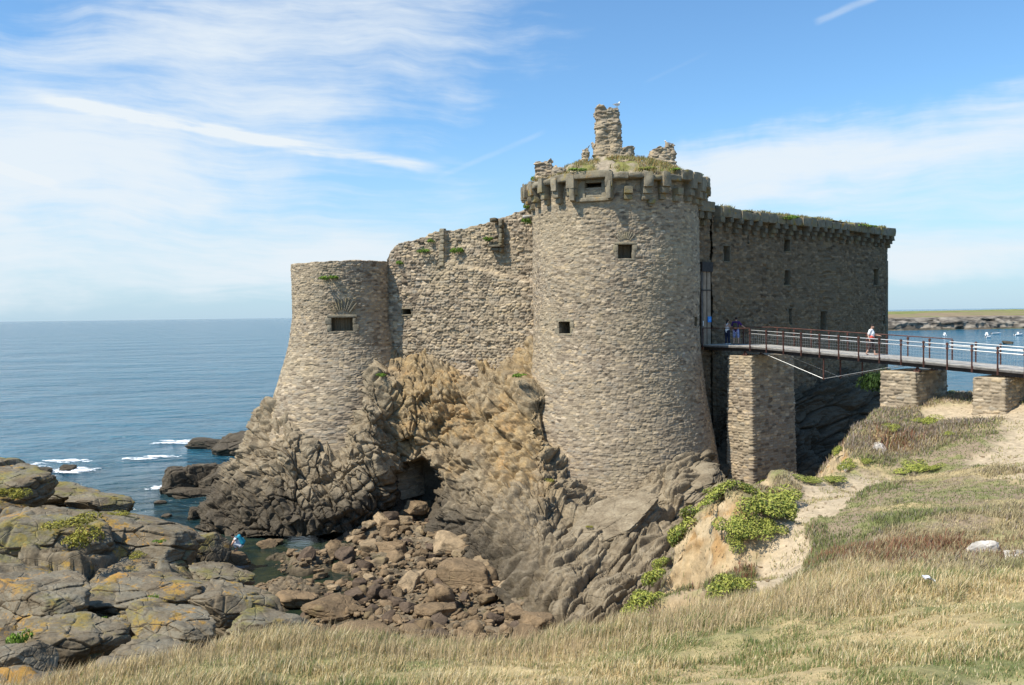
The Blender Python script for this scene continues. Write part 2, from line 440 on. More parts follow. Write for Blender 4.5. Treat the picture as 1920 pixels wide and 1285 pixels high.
def mat_attr(name, rough=0.8, transl=0.0, noise_scale=8.0, amt=0.5, bmp=0.0):
    m, k, b, o = new_mat(name, rough, 0.15)
    g = k.n('ShaderNodeNewGeometry'); P = g.outputs['Position']
    c = k.n('ShaderNodeAttribute', attribute_name='Col').outputs['Color']
    n = k.noise(P, noise_scale, 6, 0.7)
    c2 = k.mix(amt, c, k.mix(1.0, c, ramp(k, n, [(0.25, (.5, .5, .5)), (0.75, (1.5, 1.5, 1.5))]), 'MULTIPLY'))
    k.link(c2, b.inputs['Base Color'])
    if bmp: bump(k, b, n, 0.7, bmp)
    if transl:
        t = k.n('ShaderNodeBsdfTranslucent'); k.link(c2, t.inputs[0])
        mx = k.n('ShaderNodeMixShader'); mx.inputs[0].default_value = transl
        k.link(b.outputs[0], mx.inputs[1]); k.link(t.outputs[0], mx.inputs[2]); k.link(mx.outputs[0], o.inputs[0])
    return m
M['ground'] = mat_attr('headland_ground', 0.95, 0, 5.0, 0.75, 0.06)
M['blade'] = mat_attr('grass_blade', 0.75, 0.25, 3.0, 0.35)
M['leaf'] = mat_attr('samphire_leaf', 0.6, 0.2, 6.0, 0.4)
M['farland'] = mat_attr('far_shore', 0.95, 0, 0.12, 0.9)
M['rust'] = plain('rust_red_steel', (.10, .045, .034), 0.65, 0.35, 0.2, scale=5)
M['darksteel'] = plain('dark_steel', (.045, .035, .03), 0.6, 0.3, 0.3)
M['steel'] = plain('stainless_steel', (.55, .55, .53), 0.32, 0.05, 0.6)
M['plank'] = plain('weathered_plank', (.42, .39, .34), 0.85, 0.22, scale=3)
M['plank_dark'] = plain('dark_timber', (.12, .11, .10), 0.85, 0.3, scale=4)
M['gatewood'] = plain('gate_timber', (.30, .235, .17), 0.85, 0.2, scale=3)
M['white'] = plain('white_cloth', (.80, .80, .80), 0.8, 0.05)
M['boat_white'] = plain('white_gelcoat', (.85, .85, .84), 0.3, 0.03)
M['dark'] = plain('dark_glass', (.02, .025, .03), 0.2, 0.1)
M['skin'] = plain('skin', (.50, .29, .20), 0.6, 0.06)
M['hair'] = plain('dark_hair', (.022, .015, .011), 0.6, 0.2)
M['purple'] = plain('purple_cloth', (.055, .018, .12), 0.85, 0.1)
M['navy'] = plain('navy_cloth', (.02, .025, .055), 0.85, 0.1)
M['brownc'] = plain('brown_cloth', (.05, .032, .03), 0.85, 0.1)
M['redc'] = plain('red_cloth', (.60, .10, .07), 0.8, 0.1)
M['teal'] = plain('teal_nylon', (.02, .30, .42), 0.6, 0.15)
M['olive'] = plain('olive_canvas', (.055, .052, .035), 0.8, 0.15)
M['blue_sign'] = plain('blue_sign_paint', (.03, .25, .72), 0.5, 0.05)
M['gull_grey'] = plain('grey_feather', (.38, .40, .43), 0.8, 0.08)
M['beak'] = plain('yellow_beak', (.7, .42, .05), 0.5, 0.05)
M['quartz'] = plain('pale_rock', (.50, .45, .38), 0.9, 0.35, scale=5)
# ================================================================== SETTING
# ------------------------------------------------------------------ sea
def mat_sea():
    m, k, b, o = new_mat('sea_water', 0.12, 0.5)
    g = k.n('ShaderNodeNewGeometry'); P = g.outputs['Position']
    s = k.n('ShaderNodeSeparateXYZ'); k.link(P, s.inputs[0])
    W = k.scale(P, (0.55, 1.0, 1.0), (0, 0, R(12)))
    a = k.noise(W, 0.9, 5, 0.62); c_ = k.noise(W, 0.16, 4, 0.6); d_ = k.noise(W, 3.0, 4, 0.6); e_ = k.noise(k.scale(P, (0.6, 1.0, 1.0), (0, 0, R(8))), 0.03, 5, 0.62)
    dist = k.vmath('LENGTH', P)
    sh = k.ss(dist, 45, 110)
    deep = k.mix(k.ss(e_, 0.35, 0.65), (.014, .085, .140), (.018, .110, .170))
    deep = k.mix(k.ss(k.math('ADD', a, k.math('MULTIPLY', c_, 0.6)), 0.62, 0.98, 0, 0.6), deep, (.035, .16, .23))
    shal = k.mix(k.ss(k.noise(P, 0.9, 4, 0.6), 0.4, 0.65), (.010, .022, .018), (.032, .040, .018))
    c = k.mix(sh, shal, deep)
    k.link(c, b.inputs['Base Color'])
    b.inputs['IOR'].default_value = 1.33
    h = k.math('ADD', k.math('ADD', k.math('MULTIPLY', c_, 2.2), k.math('MULTIPLY', a, 0.75)), k.math('MULTIPLY', d_, 0.16))
    h = k.math('ADD', h, k.math('MULTIPLY', e_, 9.0))
    bm = k.n('ShaderNodeBump'); bm.inputs['Distance'].default_value = 1.25
    k.link(k.ss(dist, 42, 75, 0.03, 1.0), bm.inputs['Strength'])
    k.link(h, bm.inputs['Height']); k.link(bm.outputs[0], b.inputs['Normal'])
    return m
M['sea'] = mat_sea()
L = 30000.0
sea = link('sea', np_mesh('sea', np.array([[-L, -300, 0], [L, -300, 0], [L, L, 0], [-L, L, 0]]), np.array([[0, 1, 2, 3]])), M['sea'])
tag(sea, 'open blue sea with small ripples reaching the horizon', kind='structure')
# sea bed keeps the ground closed under the bay
# ------------------------------------------------------------------ castle rock
# each column runs from the foot of the rock to its top: (photo x, photo y, distance Y)
RC = [
 [(430,950,74),(450,910,74),(470,860,73),(490,830,73),(505,790,72),(520,752,71)],
 [(383,990,56),(392,955,57),(425,908,58),(447,862,59.5),(487,802,60.5),(505,752,62)],
 [(420,1006,52.5),(430,965,53.3),(455,920,54.3),(475,865,55.4),(500,810,56.6),(530,752,59.3)],
 [(500,1004,51.5),(505,958,51.9),(515,915,52.4),(533,862,53.3),(543,810,54.8),(556,775,58)],
 [(580,1006,51),(585,968,51.4),(590,930,52.1),(595,898,52.9),(600,866,53.7),(605,840,56.5)],
 [(660,992,51.2),(655,948,51.8),(655,910,52.3),(650,880,52.7),(652,846,53.4),(665,800,57)],
 [(720,972,52.6),(715,925,52.7),(705,870,52.6),(698,790,53.3),(702,706,55.2),(715,690,58.5)],
 [(790,965,54.5),(780,915,54.8),(765,860,54.6),(758,780,54.8),(755,705,56.5),(757,650,61)],
 [(850,1016,48.5),(853,965,49.8),(850,905,52),(850,810,54),(845,715,56),(835,632,60.5)],
 [(900,1064,42.5),(900,1005,44.8),(905,935,47.8),(915,840,51.2),(925,730,54.2),(915,618,59.5)],
 [(950,1135,37),(955,1055,40.2),(965,965,43.6),(985,885,47),(1003,775,50),(1003,606,56.5)],
 [(1020,1206,32.3),(1030,1105,36),(1038,1010,40.2),(1040,950,43.5),(1038,892,46.6),(1025,790,52)],
 [(1090,1222,31.3),(1100,1112,35.2),(1108,1010,39.8),(1118,955,43.6),(1128,916,47.0),(1130,870,51)],
 [(1180,1222,31.8),(1190,1112,35.4),(1200,1010,40.4),(1210,940,43.9),(1220,893,46.9),(1220,850,51)],
 [(1260,1205,33.5),(1265,1105,36.5),(1272,1000,40.8),(1292,915,44.6),(1306,862,47.0),(1312,840,52)],
 [(1330,1150,38),(1330,1080,40),(1332,1000,43),(1336,940,46.5),(1346,880,49.5),(1350,820,54)],
 [(1400,1010,48),(1400,950,50),(1400,900,52.5),(1400,840,54.5),(1400,770,55.5),(1400,690,58)],
 [(1500,960,50),(1500,905,53),(1505,850,56.4),(1510,790,58.3),(1515,740,59.3),(1520,690,62.5)],
 [(1650,960,52),(1652,900,57),(1652,850,61.5),(1652,790,65.5),(1658,740,67.7),(1662,700,72)],
 [(1790,900,59),(1760,850,64.5),(1740,810,69),(1715,775,73),(1690,745,76),(1680,715,80)],
]
A = np.array([[tuple(at(*p)) for p in c] for c in RC])          # columns, rows, 3
G = crom(crom(A, 1150, 0), 330, 1).transpose(1, 0, 2)            # rows (bottom-top), columns
NY, NX = G.shape[:2]
nrm = grid_normals(G)
nrm[nrm[..., 1] > 0.0] *= 1
flip = np.where((nrm*(G-np.array([0, 0, EYE]))).sum(2, keepdims=True) > 0, -1, 1)
nrm = nrm*flip
Pf = G.reshape(-1, 3); Nf = nrm.reshape(-1, 3)
wp = np.stack([fbm(Pf*0.6, 3, seed=k) for k in (3, 7, 9)], 1)*0.3
def rockdisp(P, Mx, s, amps, seed):
    Q = P @ Mx
    d = 0
    for i, (sc, a) in enumerate(zip(s, amps)):
        d = d+a*planes(Q/np.array(sc), seed+31*i)
        if i < 2: d = d+.32*a*facet(Q/np.array(sc)*1.3+5, seed+31*i+7, .5, .55, .05)
    return d
Pw = Pf+wp
e3 = np.array([-.68, .60, .42]); e3 /= np.linalg.norm(e3); e1 = np.array([2.5, 2.4, .62]); e1 -= e3*(e1@e3); e1 /= np.linalg.norm(e1); MA = np.stack([e1, np.cross(e3, e1), e3], 1)
dA = rockdisp(Pf+wp*.6, MA, [(5.5, 3.6, 2.6), (2.4, 1.6, 1.0), (1.0, .7, .34), (.4, .34, .13)], [1.75, 0.80, 0.26, .05], 5)   # layered, under the round tower
dB = rockdisp(Pw, rotm(0, R(62), R(20)), [(3.8, 2.6, 2.3), (1.5, 1.1, .9), (.6, .5, .36)], [1.5, 0.75, 0.22], 77)    # steep blocks at the left
wB = np.maximum(1-ss(Pf[:, 0], -6.0, -0.5), (1-ss(Pf[:, 0], .8, 3.2))*ss(Pf[:, 1], 40, 45))
QA = (Pf+wp*.25) @ MA
dA = dA+.52*facet(QA/np.array([4.5, 2.8, .70]), 611, .35, .8, .06)+.12*facet(QA/np.array([1.7, 1.1, .19])+3, 612, .4, .8, .09)
QB = Pw @ rotm(0, R(62), R(20))
dB = dB+.30*facet(QB/np.array([2.6, 1.4, .6]), 613, .5, .8, .08)+.045*facet(QB/np.array([1.1, .8, .4])+3, 614, .5, .8, .1)
disp = dA*(1-wB)+dB*wB
disp += 0.25*fbm(Pf*0.5, 3, seed=40)+0.05*fbm(Pf*2.3, 4, seed=41)-disp.mean()
# the cave and the hollow under the corner tower
px = np.array([0.0])
def pull(cx, cy, Y, rx, rz, depth, tilt=0.0):
    c = np.array(at(cx, cy, Y)); dx = (Pf[:, 0]-c[0]); dz = (Pf[:, 2]-c[2])
    a = dx*math.cos(tilt)+dz*math.sin(tilt); b_ = -dx*math.sin(tilt)+dz*math.cos(tilt)
    r = np.sqrt((a/rx)**2+(b_/rz)**2)
    r = r+0.25*fbm(Pf*0.9, 3, seed=60)
    return depth*(1-ss(r, 0.35, 1.0))
cave = pull(782, 915, 54.8, 2.0, 2.1, 4.2, R(-35))+pull(815, 938, 53.5, 1.6, 1.2, 2.0)
fade = ss(np.linspace(0, 1, NY), 0.0, 0.03)[:, None]*np.ones((1, NX)); top_f = 1-0.6*ss(np.linspace(0, 1, NY), 0.9, 1.0)[:, None]*np.ones((1, NX))
disp = disp*top_f.ravel()
hor = Nf.copy()
newP = Pf+Nf*disp[:, None]
newP[:, 1] += cave
# ochre weathering below the curtain wall, as in the photo: right of the corner tower, above the tide
xc = newP[:, 0]/newP[:, 1]
och = ss(xc, -0.165, -0.125)*(1-ss(xc, 0.03, 0.075))*ss(newP[:, 2]+1.5*fbm(newP*0.7, 3, seed=70), 3.0, 5.2)
och = np.clip(och*(0.35+0.65*ss(fbm(newP*0.45, 3, seed=71), -0.22, 0.12)), 0, 1)
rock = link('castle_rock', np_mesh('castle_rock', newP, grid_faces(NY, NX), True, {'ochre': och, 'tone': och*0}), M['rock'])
tag(rock, 'rocky cliff carrying the fortress, grey blocks at left and ochre under the wall', kind='structure')
# the top of the islet behind the walls (closes the rock)
core = MB()
# ------------------------------------------------------------------ rocky shore (boulder beach and tidal pools)
W_ = lambda x, y, z: (x, y, z)
shore_pts = [tuple(at(*p)) for p in [
 (700,985,51.5),(800,975,53.5),
 (640,1050,47.5),(720,1030,48),(820,1010,49.5),(580,1100,43.2),(680,1090,42.5),(780,1080,43),(860,1080,42),
 (560,1150,39),(640,1160,37),(740,1150,36.8),(850,1150,36.8),(940,1160,35.8),(620,1210,34.3),(720,1220,33),(860,1220,32.2),(980,1220,31.5)]]
shore_pts += [W_(-14, 44.7, -.6), W_(-15, 52.3, -.9), W_(-11.5, 51.0, -.45), W_(-14.4, 43.4, -.6), W_(-12.9, 42.9, -.4), W_(-16, 49, -.9), W_(-15.3, 47, -.8), W_(-17, 50, -1.2), W_(-18, 53, -1.5), W_(-22, 56, -2),
 W_(-12.9, 47.6, .30), W_(-10.6, 46.6, .40), W_(-11.2, 44.4, .35), W_(-11.3, 42.2, .45), W_(-12, 40.6, .5), W_(-9.3, 49.6, .2), W_(-13.6, 46.4, .05), W_(-13.2, 50.2, -.5),
 W_(-17.5, 44, -0.6), W_(-20, 42, 0.0), W_(-26, 50, -1.5), W_(-40, 60, -2.5), W_(-40, 45, -0.5), W_(-40, 30, 1.0), W_(-14, 34, 1.0), W_(-20, 30, 1), W_(-8, 27, 1.4), W_(0, 26, 1.4), W_(8, 26, 1.4),
 W_(4, 30, 1.0), W_(10, 34, 1.2), W_(10, 42, 1.6), W_(13, 48, 2.0), W_(16, 56, 2.0), W_(22, 62, 1.5), W_(28, 75, -1), W_(-4, 56, 1.2), W_(0, 54, 1.5), W_(-12, 54, 0.5)]
fs = rbf(shore_pts, 0.6, 0.01)
xs = np.concatenate([np.linspace(-42, -20, 120, endpoint=False), np.linspace(-20, 8, 560, endpoint=False), np.linspace(8, 32, 120)])
ys = np.concatenate([np.linspace(24, 54, 600, endpoint=False), np.linspace(54, 80, 120)])
X, Y = np.meshgrid(xs, ys); Z = fs(X, Y)
P0 = np.stack([X.ravel(), Y.ravel(), 0*X.ravel()], 1)
Zf = Z.ravel()-.05+0.34*facet(P0/np.array([2.6, 1.7, 1]), 301, 0.8, 0.3)+0.20*facet(P0/np.array([.9, .6, 1])+3.3, 302, 0.9, 0.5)+0.07*facet(P0/np.array([.33, .25, 1]), 303, 0.9, 0.5)
shore_f = lambda x, y: fs(np.array([x]), np.array([y]))[0]
shore = link('rocky_shore', np_mesh('rocky_shore', np.stack([X.ravel(), Y.ravel(), Zf], 1), grid_faces(len(ys), len(xs)), True, {'tone': Zf*0}), M['shore'])
tag(shore, 'dark weedy tidal rock shelf with shallow pools below the fortress', kind='structure')

# ------------------------------------------------------------------ headland (grass land the photographer stands on)
LP = [(0,1320,9.2),(200,1285,9.6),(600,1285,8.9),(960,1285,8.2),(1400,1285,7.0),(1900,1285,5.4),(2200,1250,6),
 (100,1285,10.2),(200,1272,10.9),(350,1238,11.3),(500,1206,12),(700,1209,12),(1000,1207,12),(1150,1182,12.8),(1250,1162,13.2),
 (1400,1135,12.6),(1550,1098,13),(1700,1078,13.5),(1900,1050,15),(1100,1240,9.9),(1600,1180,9.3),(1800,1150,9.3),(1300,1210,9.8),
 (1440,1110,17),(1450,1062,20),(1490,1000,23),(1540,948,26),(1600,918,30),(1700,902,33),(1800,802,37),(1900,862,28),(1900,942,21),
 (1760,862,34),(2100,850,30),(2100,940,20),(1400,932,28),(1480,932,28.3),(1420,1000,24),(1350,950,27.7),(1370,1060,20.6),(1330,1110,18),(1300,1050,22),(1270,1112,19.5),
 (1322,942,28.3),(1287,1002,25.7),(1247,1072,22.8),(1207,1150,19.8),(1180,1190,17.5),(1430,905,31),(1540,905,32.5),
 (1560,1000,20),(1650,955,22),(1750,925,24),(1500,1080,16.5),(1600,1050,16),(1700,1000,18),(1800,1040,15.5),(1850,980,18),
 (1575,885,35),(1572,850,37.3),(1600,806,38.8),(1660,769,41.3),(1750,746,43.8),(1720,800,40),(1650,850,37),(1650,887,34),(1830,748,41.8),(1900,752,39.8),(2050,770,38)]
land_pts = [tuple(at(*p)) for p in LP]
land_pts += [W_(0, 0.8, 11.95), W_(4, 0.8, 11.95), W_(-4, 0.8, 11.7), W_(9, 1, 12), W_(-9, 1, 11.2), W_(-9, 6, 10), W_(-13, 8, 8.5), W_(-13, 3, 10),
 W_(-8, 14, 6.8), W_(-4, 15.5, 6.3), W_(-1, 16, 6.4), W_(1.8, 16, 6.6), W_(-8, 18, 4.5), W_(-3, 19, 3.6), W_(1, 19.5, 3.4), W_(3.0, 21, 3.2), W_(-4, 24, 1.2), W_(1.5, 25, 0.8), W_(4.6, 27, 1.8), W_(-12, 16, 5.5),
 W_(3.0, 18.2, 5.8), W_(4.3, 22.3, 4.2), W_(5.3, 25.8, 3.6), W_(6.5, 29.2, 3.4), W_(3.6, 24, 1.6), W_(5.2, 29, 1.0), W_(7.4, 31.6, 3.2), W_(7.5, 34, 1.2), W_(9.4, 32.2, 4.5), W_(10.5, 34.5, 2.0), W_(12.2, 35, 3.6),
 W_(12.4, 37.5, 2.2), W_(13.5, 40.5, 3.8), W_(12, 42, 0.8), W_(15.2, 44.4, 4.2), W_(14, 47, 1.0), W_(18.5, 47.6, 5.4), W_(18, 51, 1.0), W_(22, 51.5, 5.5), W_(22, 55, 0), W_(27, 52, 5), W_(28, 56, -1), W_(36, 52, 5), W_(38, 57, -1), W_(48, 50, 5), W_(52, 56, -1),
 W_(30, 44, 9.1), W_(40, 44, 9), W_(30, 30, 9.2), W_(50, 30, 9.3), W_(30, 15, 9.8), W_(50, 10, 10.5), W_(16, 5, 11.3), W_(50, 42, 9), W_(30, 2, 12), W_(0, 36, -2), W_(8, 44, -2), W_(16, 58, -3), W_(-12, 28, -1)]
fl = rbf(land_pts, 0.8, 0.02)
xs = np.concatenate([np.linspace(-14, 18, 720, endpoint=False), np.linspace(18, 34, 240, endpoint=False), np.linspace(34, 54, 60)])
ys = np.concatenate([np.linspace(0.3, 44, 880, endpoint=False), np.linspace(44, 58, 160)])
X, Y = np.meshgrid(xs, ys); Z = fl(X, Y)
LG = np.stack([X, Y, Z], 2)
Pl = LG.reshape(-1, 3)
nl = grid_normals(LG).reshape(-1, 3); nl *= np.sign(nl[:, 2:3])
steep = ss(1-nl[:, 2], 0.13, 0.38)
def polydist(P2, line):
    d = np.full(len(P2), 1e9)
    for a, b in zip(line[:-1], line[1:]):
        a = np.array(a); b = np.array(b); ab = b-a
        t = np.clip(((P2-a)@ab)/(ab@ab), 0, 1)
        d = np.minimum(d, np.linalg.norm(P2-(a+t[:, None]*ab), axis=1))
    return d
def land_xy(px, py, Y): v = at(px, py, Y); return (v.x, v.y)
path1 = [land_xy(*p) for p in [(1445,1100,17.5),(1455,1060,20),(1490,1000,23),(1540,948,26),(1590,920,29.5),(1680,900,32.5),(1800,885,30),(1930,880,27),(2100,880,27)]]
path2 = [land_xy(*p) for p in [(1780,765,41),(1850,778,39),(1940,775,38),(1940,800,35),(1900,850,29)]]
def land_masks(P):
    P2 = P[:, :2]; wob = 0.45*fbm(np.c_[P2*1.3, P2[:, :1]*0], 3, seed=88)
    d1 = polydist(P2, path1)+wob; d2 = polydist(P2, path2)+wob
    wd_ = .10+.45*ss(P2[:, 1], 21, 29); path = 1-ss(d1, 0.30+wd_*.6, 0.75+wd_); path = np.maximum(path, 1-ss(d2, 0.7, 1.7))
    # bare sandy spot at the lower right corner and on the neck
    for (bx, by, bY, r) in [(1880,1262,5.8,.55),(1800,1270,5.7,.35),(1550,912,29.5,1.5),(1640,895,32.5,1.6),(1890,835,32,2.0),(1910,890,25,1.3),(1840,775,40,1.4),(1400,1110,16.5,.9),(1900,1045,14.8,.5)]:
        c = land_xy(bx, by, bY)
        path = np.maximum(path, 1-ss(np.hypot(P2[:, 0]-c[0], P2[:, 1]-c[1])+wob*0.9, r*0.4, r))
    return path
pathm = land_masks(Pl)
left_ero = 1-ss(Pl[:, 0]-(1.9+(Pl[:, 1]-16)*0.36), 0.2, 2.6)    # eroded bank facing the cove
left_ero *= ss(Pl[:, 1], 14.5, 16.5)
mc = land_xy(1425, 960, 26)
mound = ss(1.25-np.sqrt(((Pl[:, 0]-mc[0])/1.6)**2+((Pl[:, 1]-mc[1])/3.4)**2), 0, .5)
ero = np.clip(np.maximum(steep*ss(Pl[:, 1], 14, 16), 0)*1.1, 0, 1)*(1-.9*mound)
left_ero = left_ero*(1-mound)
erox = np.clip(ero+0.7*left_ero*ss(fbm(Pl*1.1, 3, seed=12), -0.15, 0.15), 0, 1)
d = (0.16*fbm(Pl*0.9, 3, seed=21)+0.05*fbm(Pl*4, 3, seed=22))*(1-0.6*pathm)
d += erox*(0.34*planes(Pl/np.array([1.6, 1.5, 1.0]), 501)+0.15*planes(Pl/np.array([.55, .55, .4]), 502)+.07*facet(Pl/.3, 504, .8, .5)+0.05*planes(Pl/.16, 503))
# mounds of cushion plants
d += (1-erox)*(1-pathm)*0.10*np.maximum(0, fbm(Pl*1.8, 2, seed=25))*ss(Pl[:, 1], 14, 17)
d -= pathm*0.16
mc = land_xy(1420, 965, 26)
d += .75*np.exp(-(((Pl[:, 0]-mc[0])/1.35)**2+((Pl[:, 1]-mc[1])/2.4)**2))
newL = Pl+nl*d[:, None]
cn1 = fbm(Pl*0.55, 4, seed=31)[:, None]; cn2 = fbm(Pl*2.2, 4, seed=32)[:, None]; cn3 = fbm(Pl*0.3, 2, seed=33)[:, None]
def lerp(a, b, t): return a*(1-t)+b*t
straw = np.array([.43, .33, .17]); green = np.array([.20, .20, .08]); heath = np.array([.25, .19, .13]); soil = np.array([.47, .375, .25]); orange = np.array([.46, .345, .20]); redb = np.array([.20, .095, .05]); pale = np.array([.47, .41, .32])
colL = lerp(straw, green, ss(cn1, -0.12, 0.25))
farm = ss(Pl[:, 1:2], 14.5, 18)
colL = lerp(colL, lerp(lerp(heath, green, ss(cn2, -0.05, 0.35)), straw, ss(cn1, 0.0, 0.4)), farm*0.9)
colL = lerp(colL, soil, pathm[:, None]*0.95)
ec = lerp(orange, lerp(np.array([.47, .36, .22]), np.array([.38, .23, .10]), ss(cn2, -0.3, 0.2)), ss(cn1, -0.1, 0.3))
colL = lerp(colL, ec, erox[:, None]*0.95)
# the seaward drop facing the ravine is dark grey rock
rv = (ss(Pl[:, 1], 29, 34)*ss(-Pl[:, 2], -5.6, -4.2))[:, None]
colL = lerp(colL, np.array([.13, .105, .075]), rv)
low = ss(-Pl[:, 2], -4.6, -2.6)[:, None]*(1-ss(Pl[:, 1], 29, 32))[:, None]
colL = lerp(colL, np.array([.17, .125, .08]), low)
keep = (newL[:, 2].reshape(X.shape) > -1.5)
fm = (keep[:-1, :-1] & keep[1:, 1:])
land = link('headland', np_mesh('headland', newL, grid_faces(len(ys), len(xs), fm), True, {'Col': np.clip(colL, 0, 1)}), M['ground'])
tag(land, 'dry grassy headland with bare footpath and eroded sandy bank facing the fortress', kind='structure')
nxL = len(xs); xsL, ysL = xs, ys
def land_idx(x, y):
    i = np.clip(np.searchsorted(xsL, x), 1, len(xsL)-1); j = np.clip(np.searchsorted(ysL, y), 1, len(ysL)-1)
    return j*nxL+i
def land_pt(px, py, Y):
    """ground point nearest to the sight line, searched around distance Y"""
    best = None
    for Yt in np.linspace(Y*0.8, Y*1.2, 160):
        v = at(px, py, Yt); z = newL[land_idx(v.x, v.y), 2]
        if best is None or abs(z-v.z) < best[0]: best = (abs(z-v.z), v.x, v.y, z)
    return best[1:]

# ------------------------------------------------------------------ far shore across the bay
nx, ny = 700, 60
t = np.linspace(0, 1, nx); v = np.linspace(0, 1, ny)
T, V = np.meshgrid(t, v)
Xf = 130+T*520
sh_y = 545-40*ss(T, 0.45, 1.0)+8*np.sin(T*40)+14*fbm(np.c_[T.ravel()*18, T.ravel()*0, T.ravel()*0], 4, seed=5).reshape(T.shape)
# profile: cliff foot, cliff top, sloping heath, plateau
hp = np.interp(V, [0, .04, .25, .40, .5, .8, 1.0], [-1, .4, 6.0, 8.2, 9.2, 11.6, 11.9])
yp = np.interp(V, [0, .04, .25, .40, .5, .8, 1.0], [0, 3, 8, 16, 45, 240, 420])
Pff = np.stack([Xf, sh_y+yp, hp*(0.88+0.12*T)], 2).reshape(-1, 3)
fac_ = planes(Pff/np.array([9, 9, 4.5]), 801)*1.9+planes(Pff/np.array([3.2, 3.5, 2.2]), 802)*1.0+.4
cl_ = (1-ss(V.ravel(), 0.40, 0.5))*ss(V.ravel(), 0, .06)
Pff[:, 1] += -fac_*cl_*3.4; Pff[:, 2] += fac_*cl_*0.35
Pff[:, 2] += (1-cl_)*0.35*fbm(Pff*0.03, 3, seed=9)*ss(V.ravel(), .45, .6)
for (u_, r_, h_) in [(1890, 6, 1.2), (1725, 3, .7), (1712, 2.5, .6), (1745, 4, .5), (1796, 4, .35), (1850, 4, .35)]:
    cx = (u_-960)/F*780; Pff[:, 2] += h_*np.exp(-((Pff[:, 0]-cx)/r_)**2)*np.exp(-((Pff[:, 1]-(sh_y.ravel()+238))/30)**2)
n1 = fbm(Pff*np.array([.05, .02, .1]), 4, seed=15)[:, None]; n2 = fbm(Pff*np.array([.25, .25, .5]), 4, seed=16)[:, None]
rk = lerp(np.array([.07, .062, .052]), np.array([.27, .235, .19]), ss(n2, -.3, .3))
rk = lerp(rk, np.array([.045, .04, .03]), (1-ss(Pff[:, 2:3], 0.2, 1.6))*0.8)
gr = lerp(np.array([.27, .20, .12]), np.array([.20, .21, .065]), ss(n1+0.5*ss(V.ravel()[:, None], .55, .8)-0.25, -.12, .18))
cf = lerp(rk, gr, (1-cl_)[:, None])
far = link('far_shore', np_mesh('far_shore', Pff, grid_faces(ny, nx), True, {'Col': cf}), M['farland'])
tag(far, 'low heath covered headland with grey cliffs across the bay', kind='structure')
# ================================================================== CASTLE
castle = empty('castle', (2.0, 56.0, 3.0))
tag(castle, 'ruined stone fortress with a big round tower, corner tower and long walls on the rock', 'castle')

def masonry(name, mat, parent, pos, nor, U, v0, top, nv, size, depth, seed, openings=(), thick=1.0, back=None, rough=0.0, extra=None):
    """front face grid over (u, z) plus a broken top ledge; pos(u,z) -> xyz arrays, nor(u,z) -> outward normals"""
    U = np.asarray(U, float); nu = len(U)
    tz = top(U) if callable(top) else np.full(nu, top)
    t = np.linspace(0, 1, nv)[:, None]
    UU = np.broadcast_to(U, (nv, nu)); ZZ = v0+(tz-v0)*t
    u = UU.ravel(); z = ZZ.ravel()
    wob = fbm(np.c_[u*0.25, z*0.25], 3, seed=seed+5)
    w2 = .5*fbm(np.c_[u*1.1, z*1.1], 3, seed=seed+15)
    Q = np.c_[u/size[0]*(1+.12*wob)+0.35*w2, (z+0.20*wob+.10*w2)/size[1]]
    F1, F2, C, ID = cells(Q, seed, (0.95, 0.62))
    joint = np.exp(-((F2-F1)/0.16)**2)
    dome = ss(F2-F1, 0.0, 0.34)
    dd = depth*(dome*(0.25+1.0*rnd(ID, 3))+0.25*(rnd(ID, 8)-0.5)-.9*(rnd(ID, 9) < .05))
    dd = dd+depth*0.35*fbm(np.c_[u*9, z*12], 2, seed=seed+6)+rough*fbm(np.c_[u*0.5, z*0.5], 3, seed=seed+9)
    if extra is not None: dd = dd+extra(u, z)
    P = pos(u, z); Nn = nor(u, z)
    Pd = P+Nn*dd[:, None]
    stone = rnd(ID, 2); att = {'stone': list(stone), 'joint': list(joint)}
    V = [Pd]; S = [stone]; J = [joint]
    rows = nv
    # ledge and back
    Pt = Pd.reshape(nv, nu, 3)[-1]; Nt = Nn.reshape(nv, nu, 3)[-1]
    ln = 7
    for i in range(1, ln+1):
        q = Pt-Nt*(thick*i/ln)
        q[:, 2] += 0.10*fbm(np.c_[U*2.3, np.full(nu, i*0.45)], 3, seed=seed+12)
        V.append(q); S.append(rnd(_h(np.floor(U/size[0]), np.full(nu, i//2), np.int64(seed)), 2)); J.append(np.full(nu, .5)); rows += 1
    q = V[-1].copy(); q[:, 2] = v0; V.append(q); S.append(S[-1]); J.append(J[-1]); rows += 1
    mask = np.ones((rows-1, nu-1), bool)
    uc = (UU[:-1, :-1]+UU[:-1, 1:])/2; zc = (ZZ[:-1, :-1]+ZZ[1:, 1:])/2
    for (a, b, c, d_) in openings:
        mask[:nv-1] &= ~((uc > a) & (uc < b) & (zc > c) & (zc < d_))
    me = np_mesh(name, np.concatenate(V), grid_faces(rows, nu, mask), True, {'stone': np.concatenate(S), 'joint': np.concatenate(J)})
    return link(name, me, mat, parent)

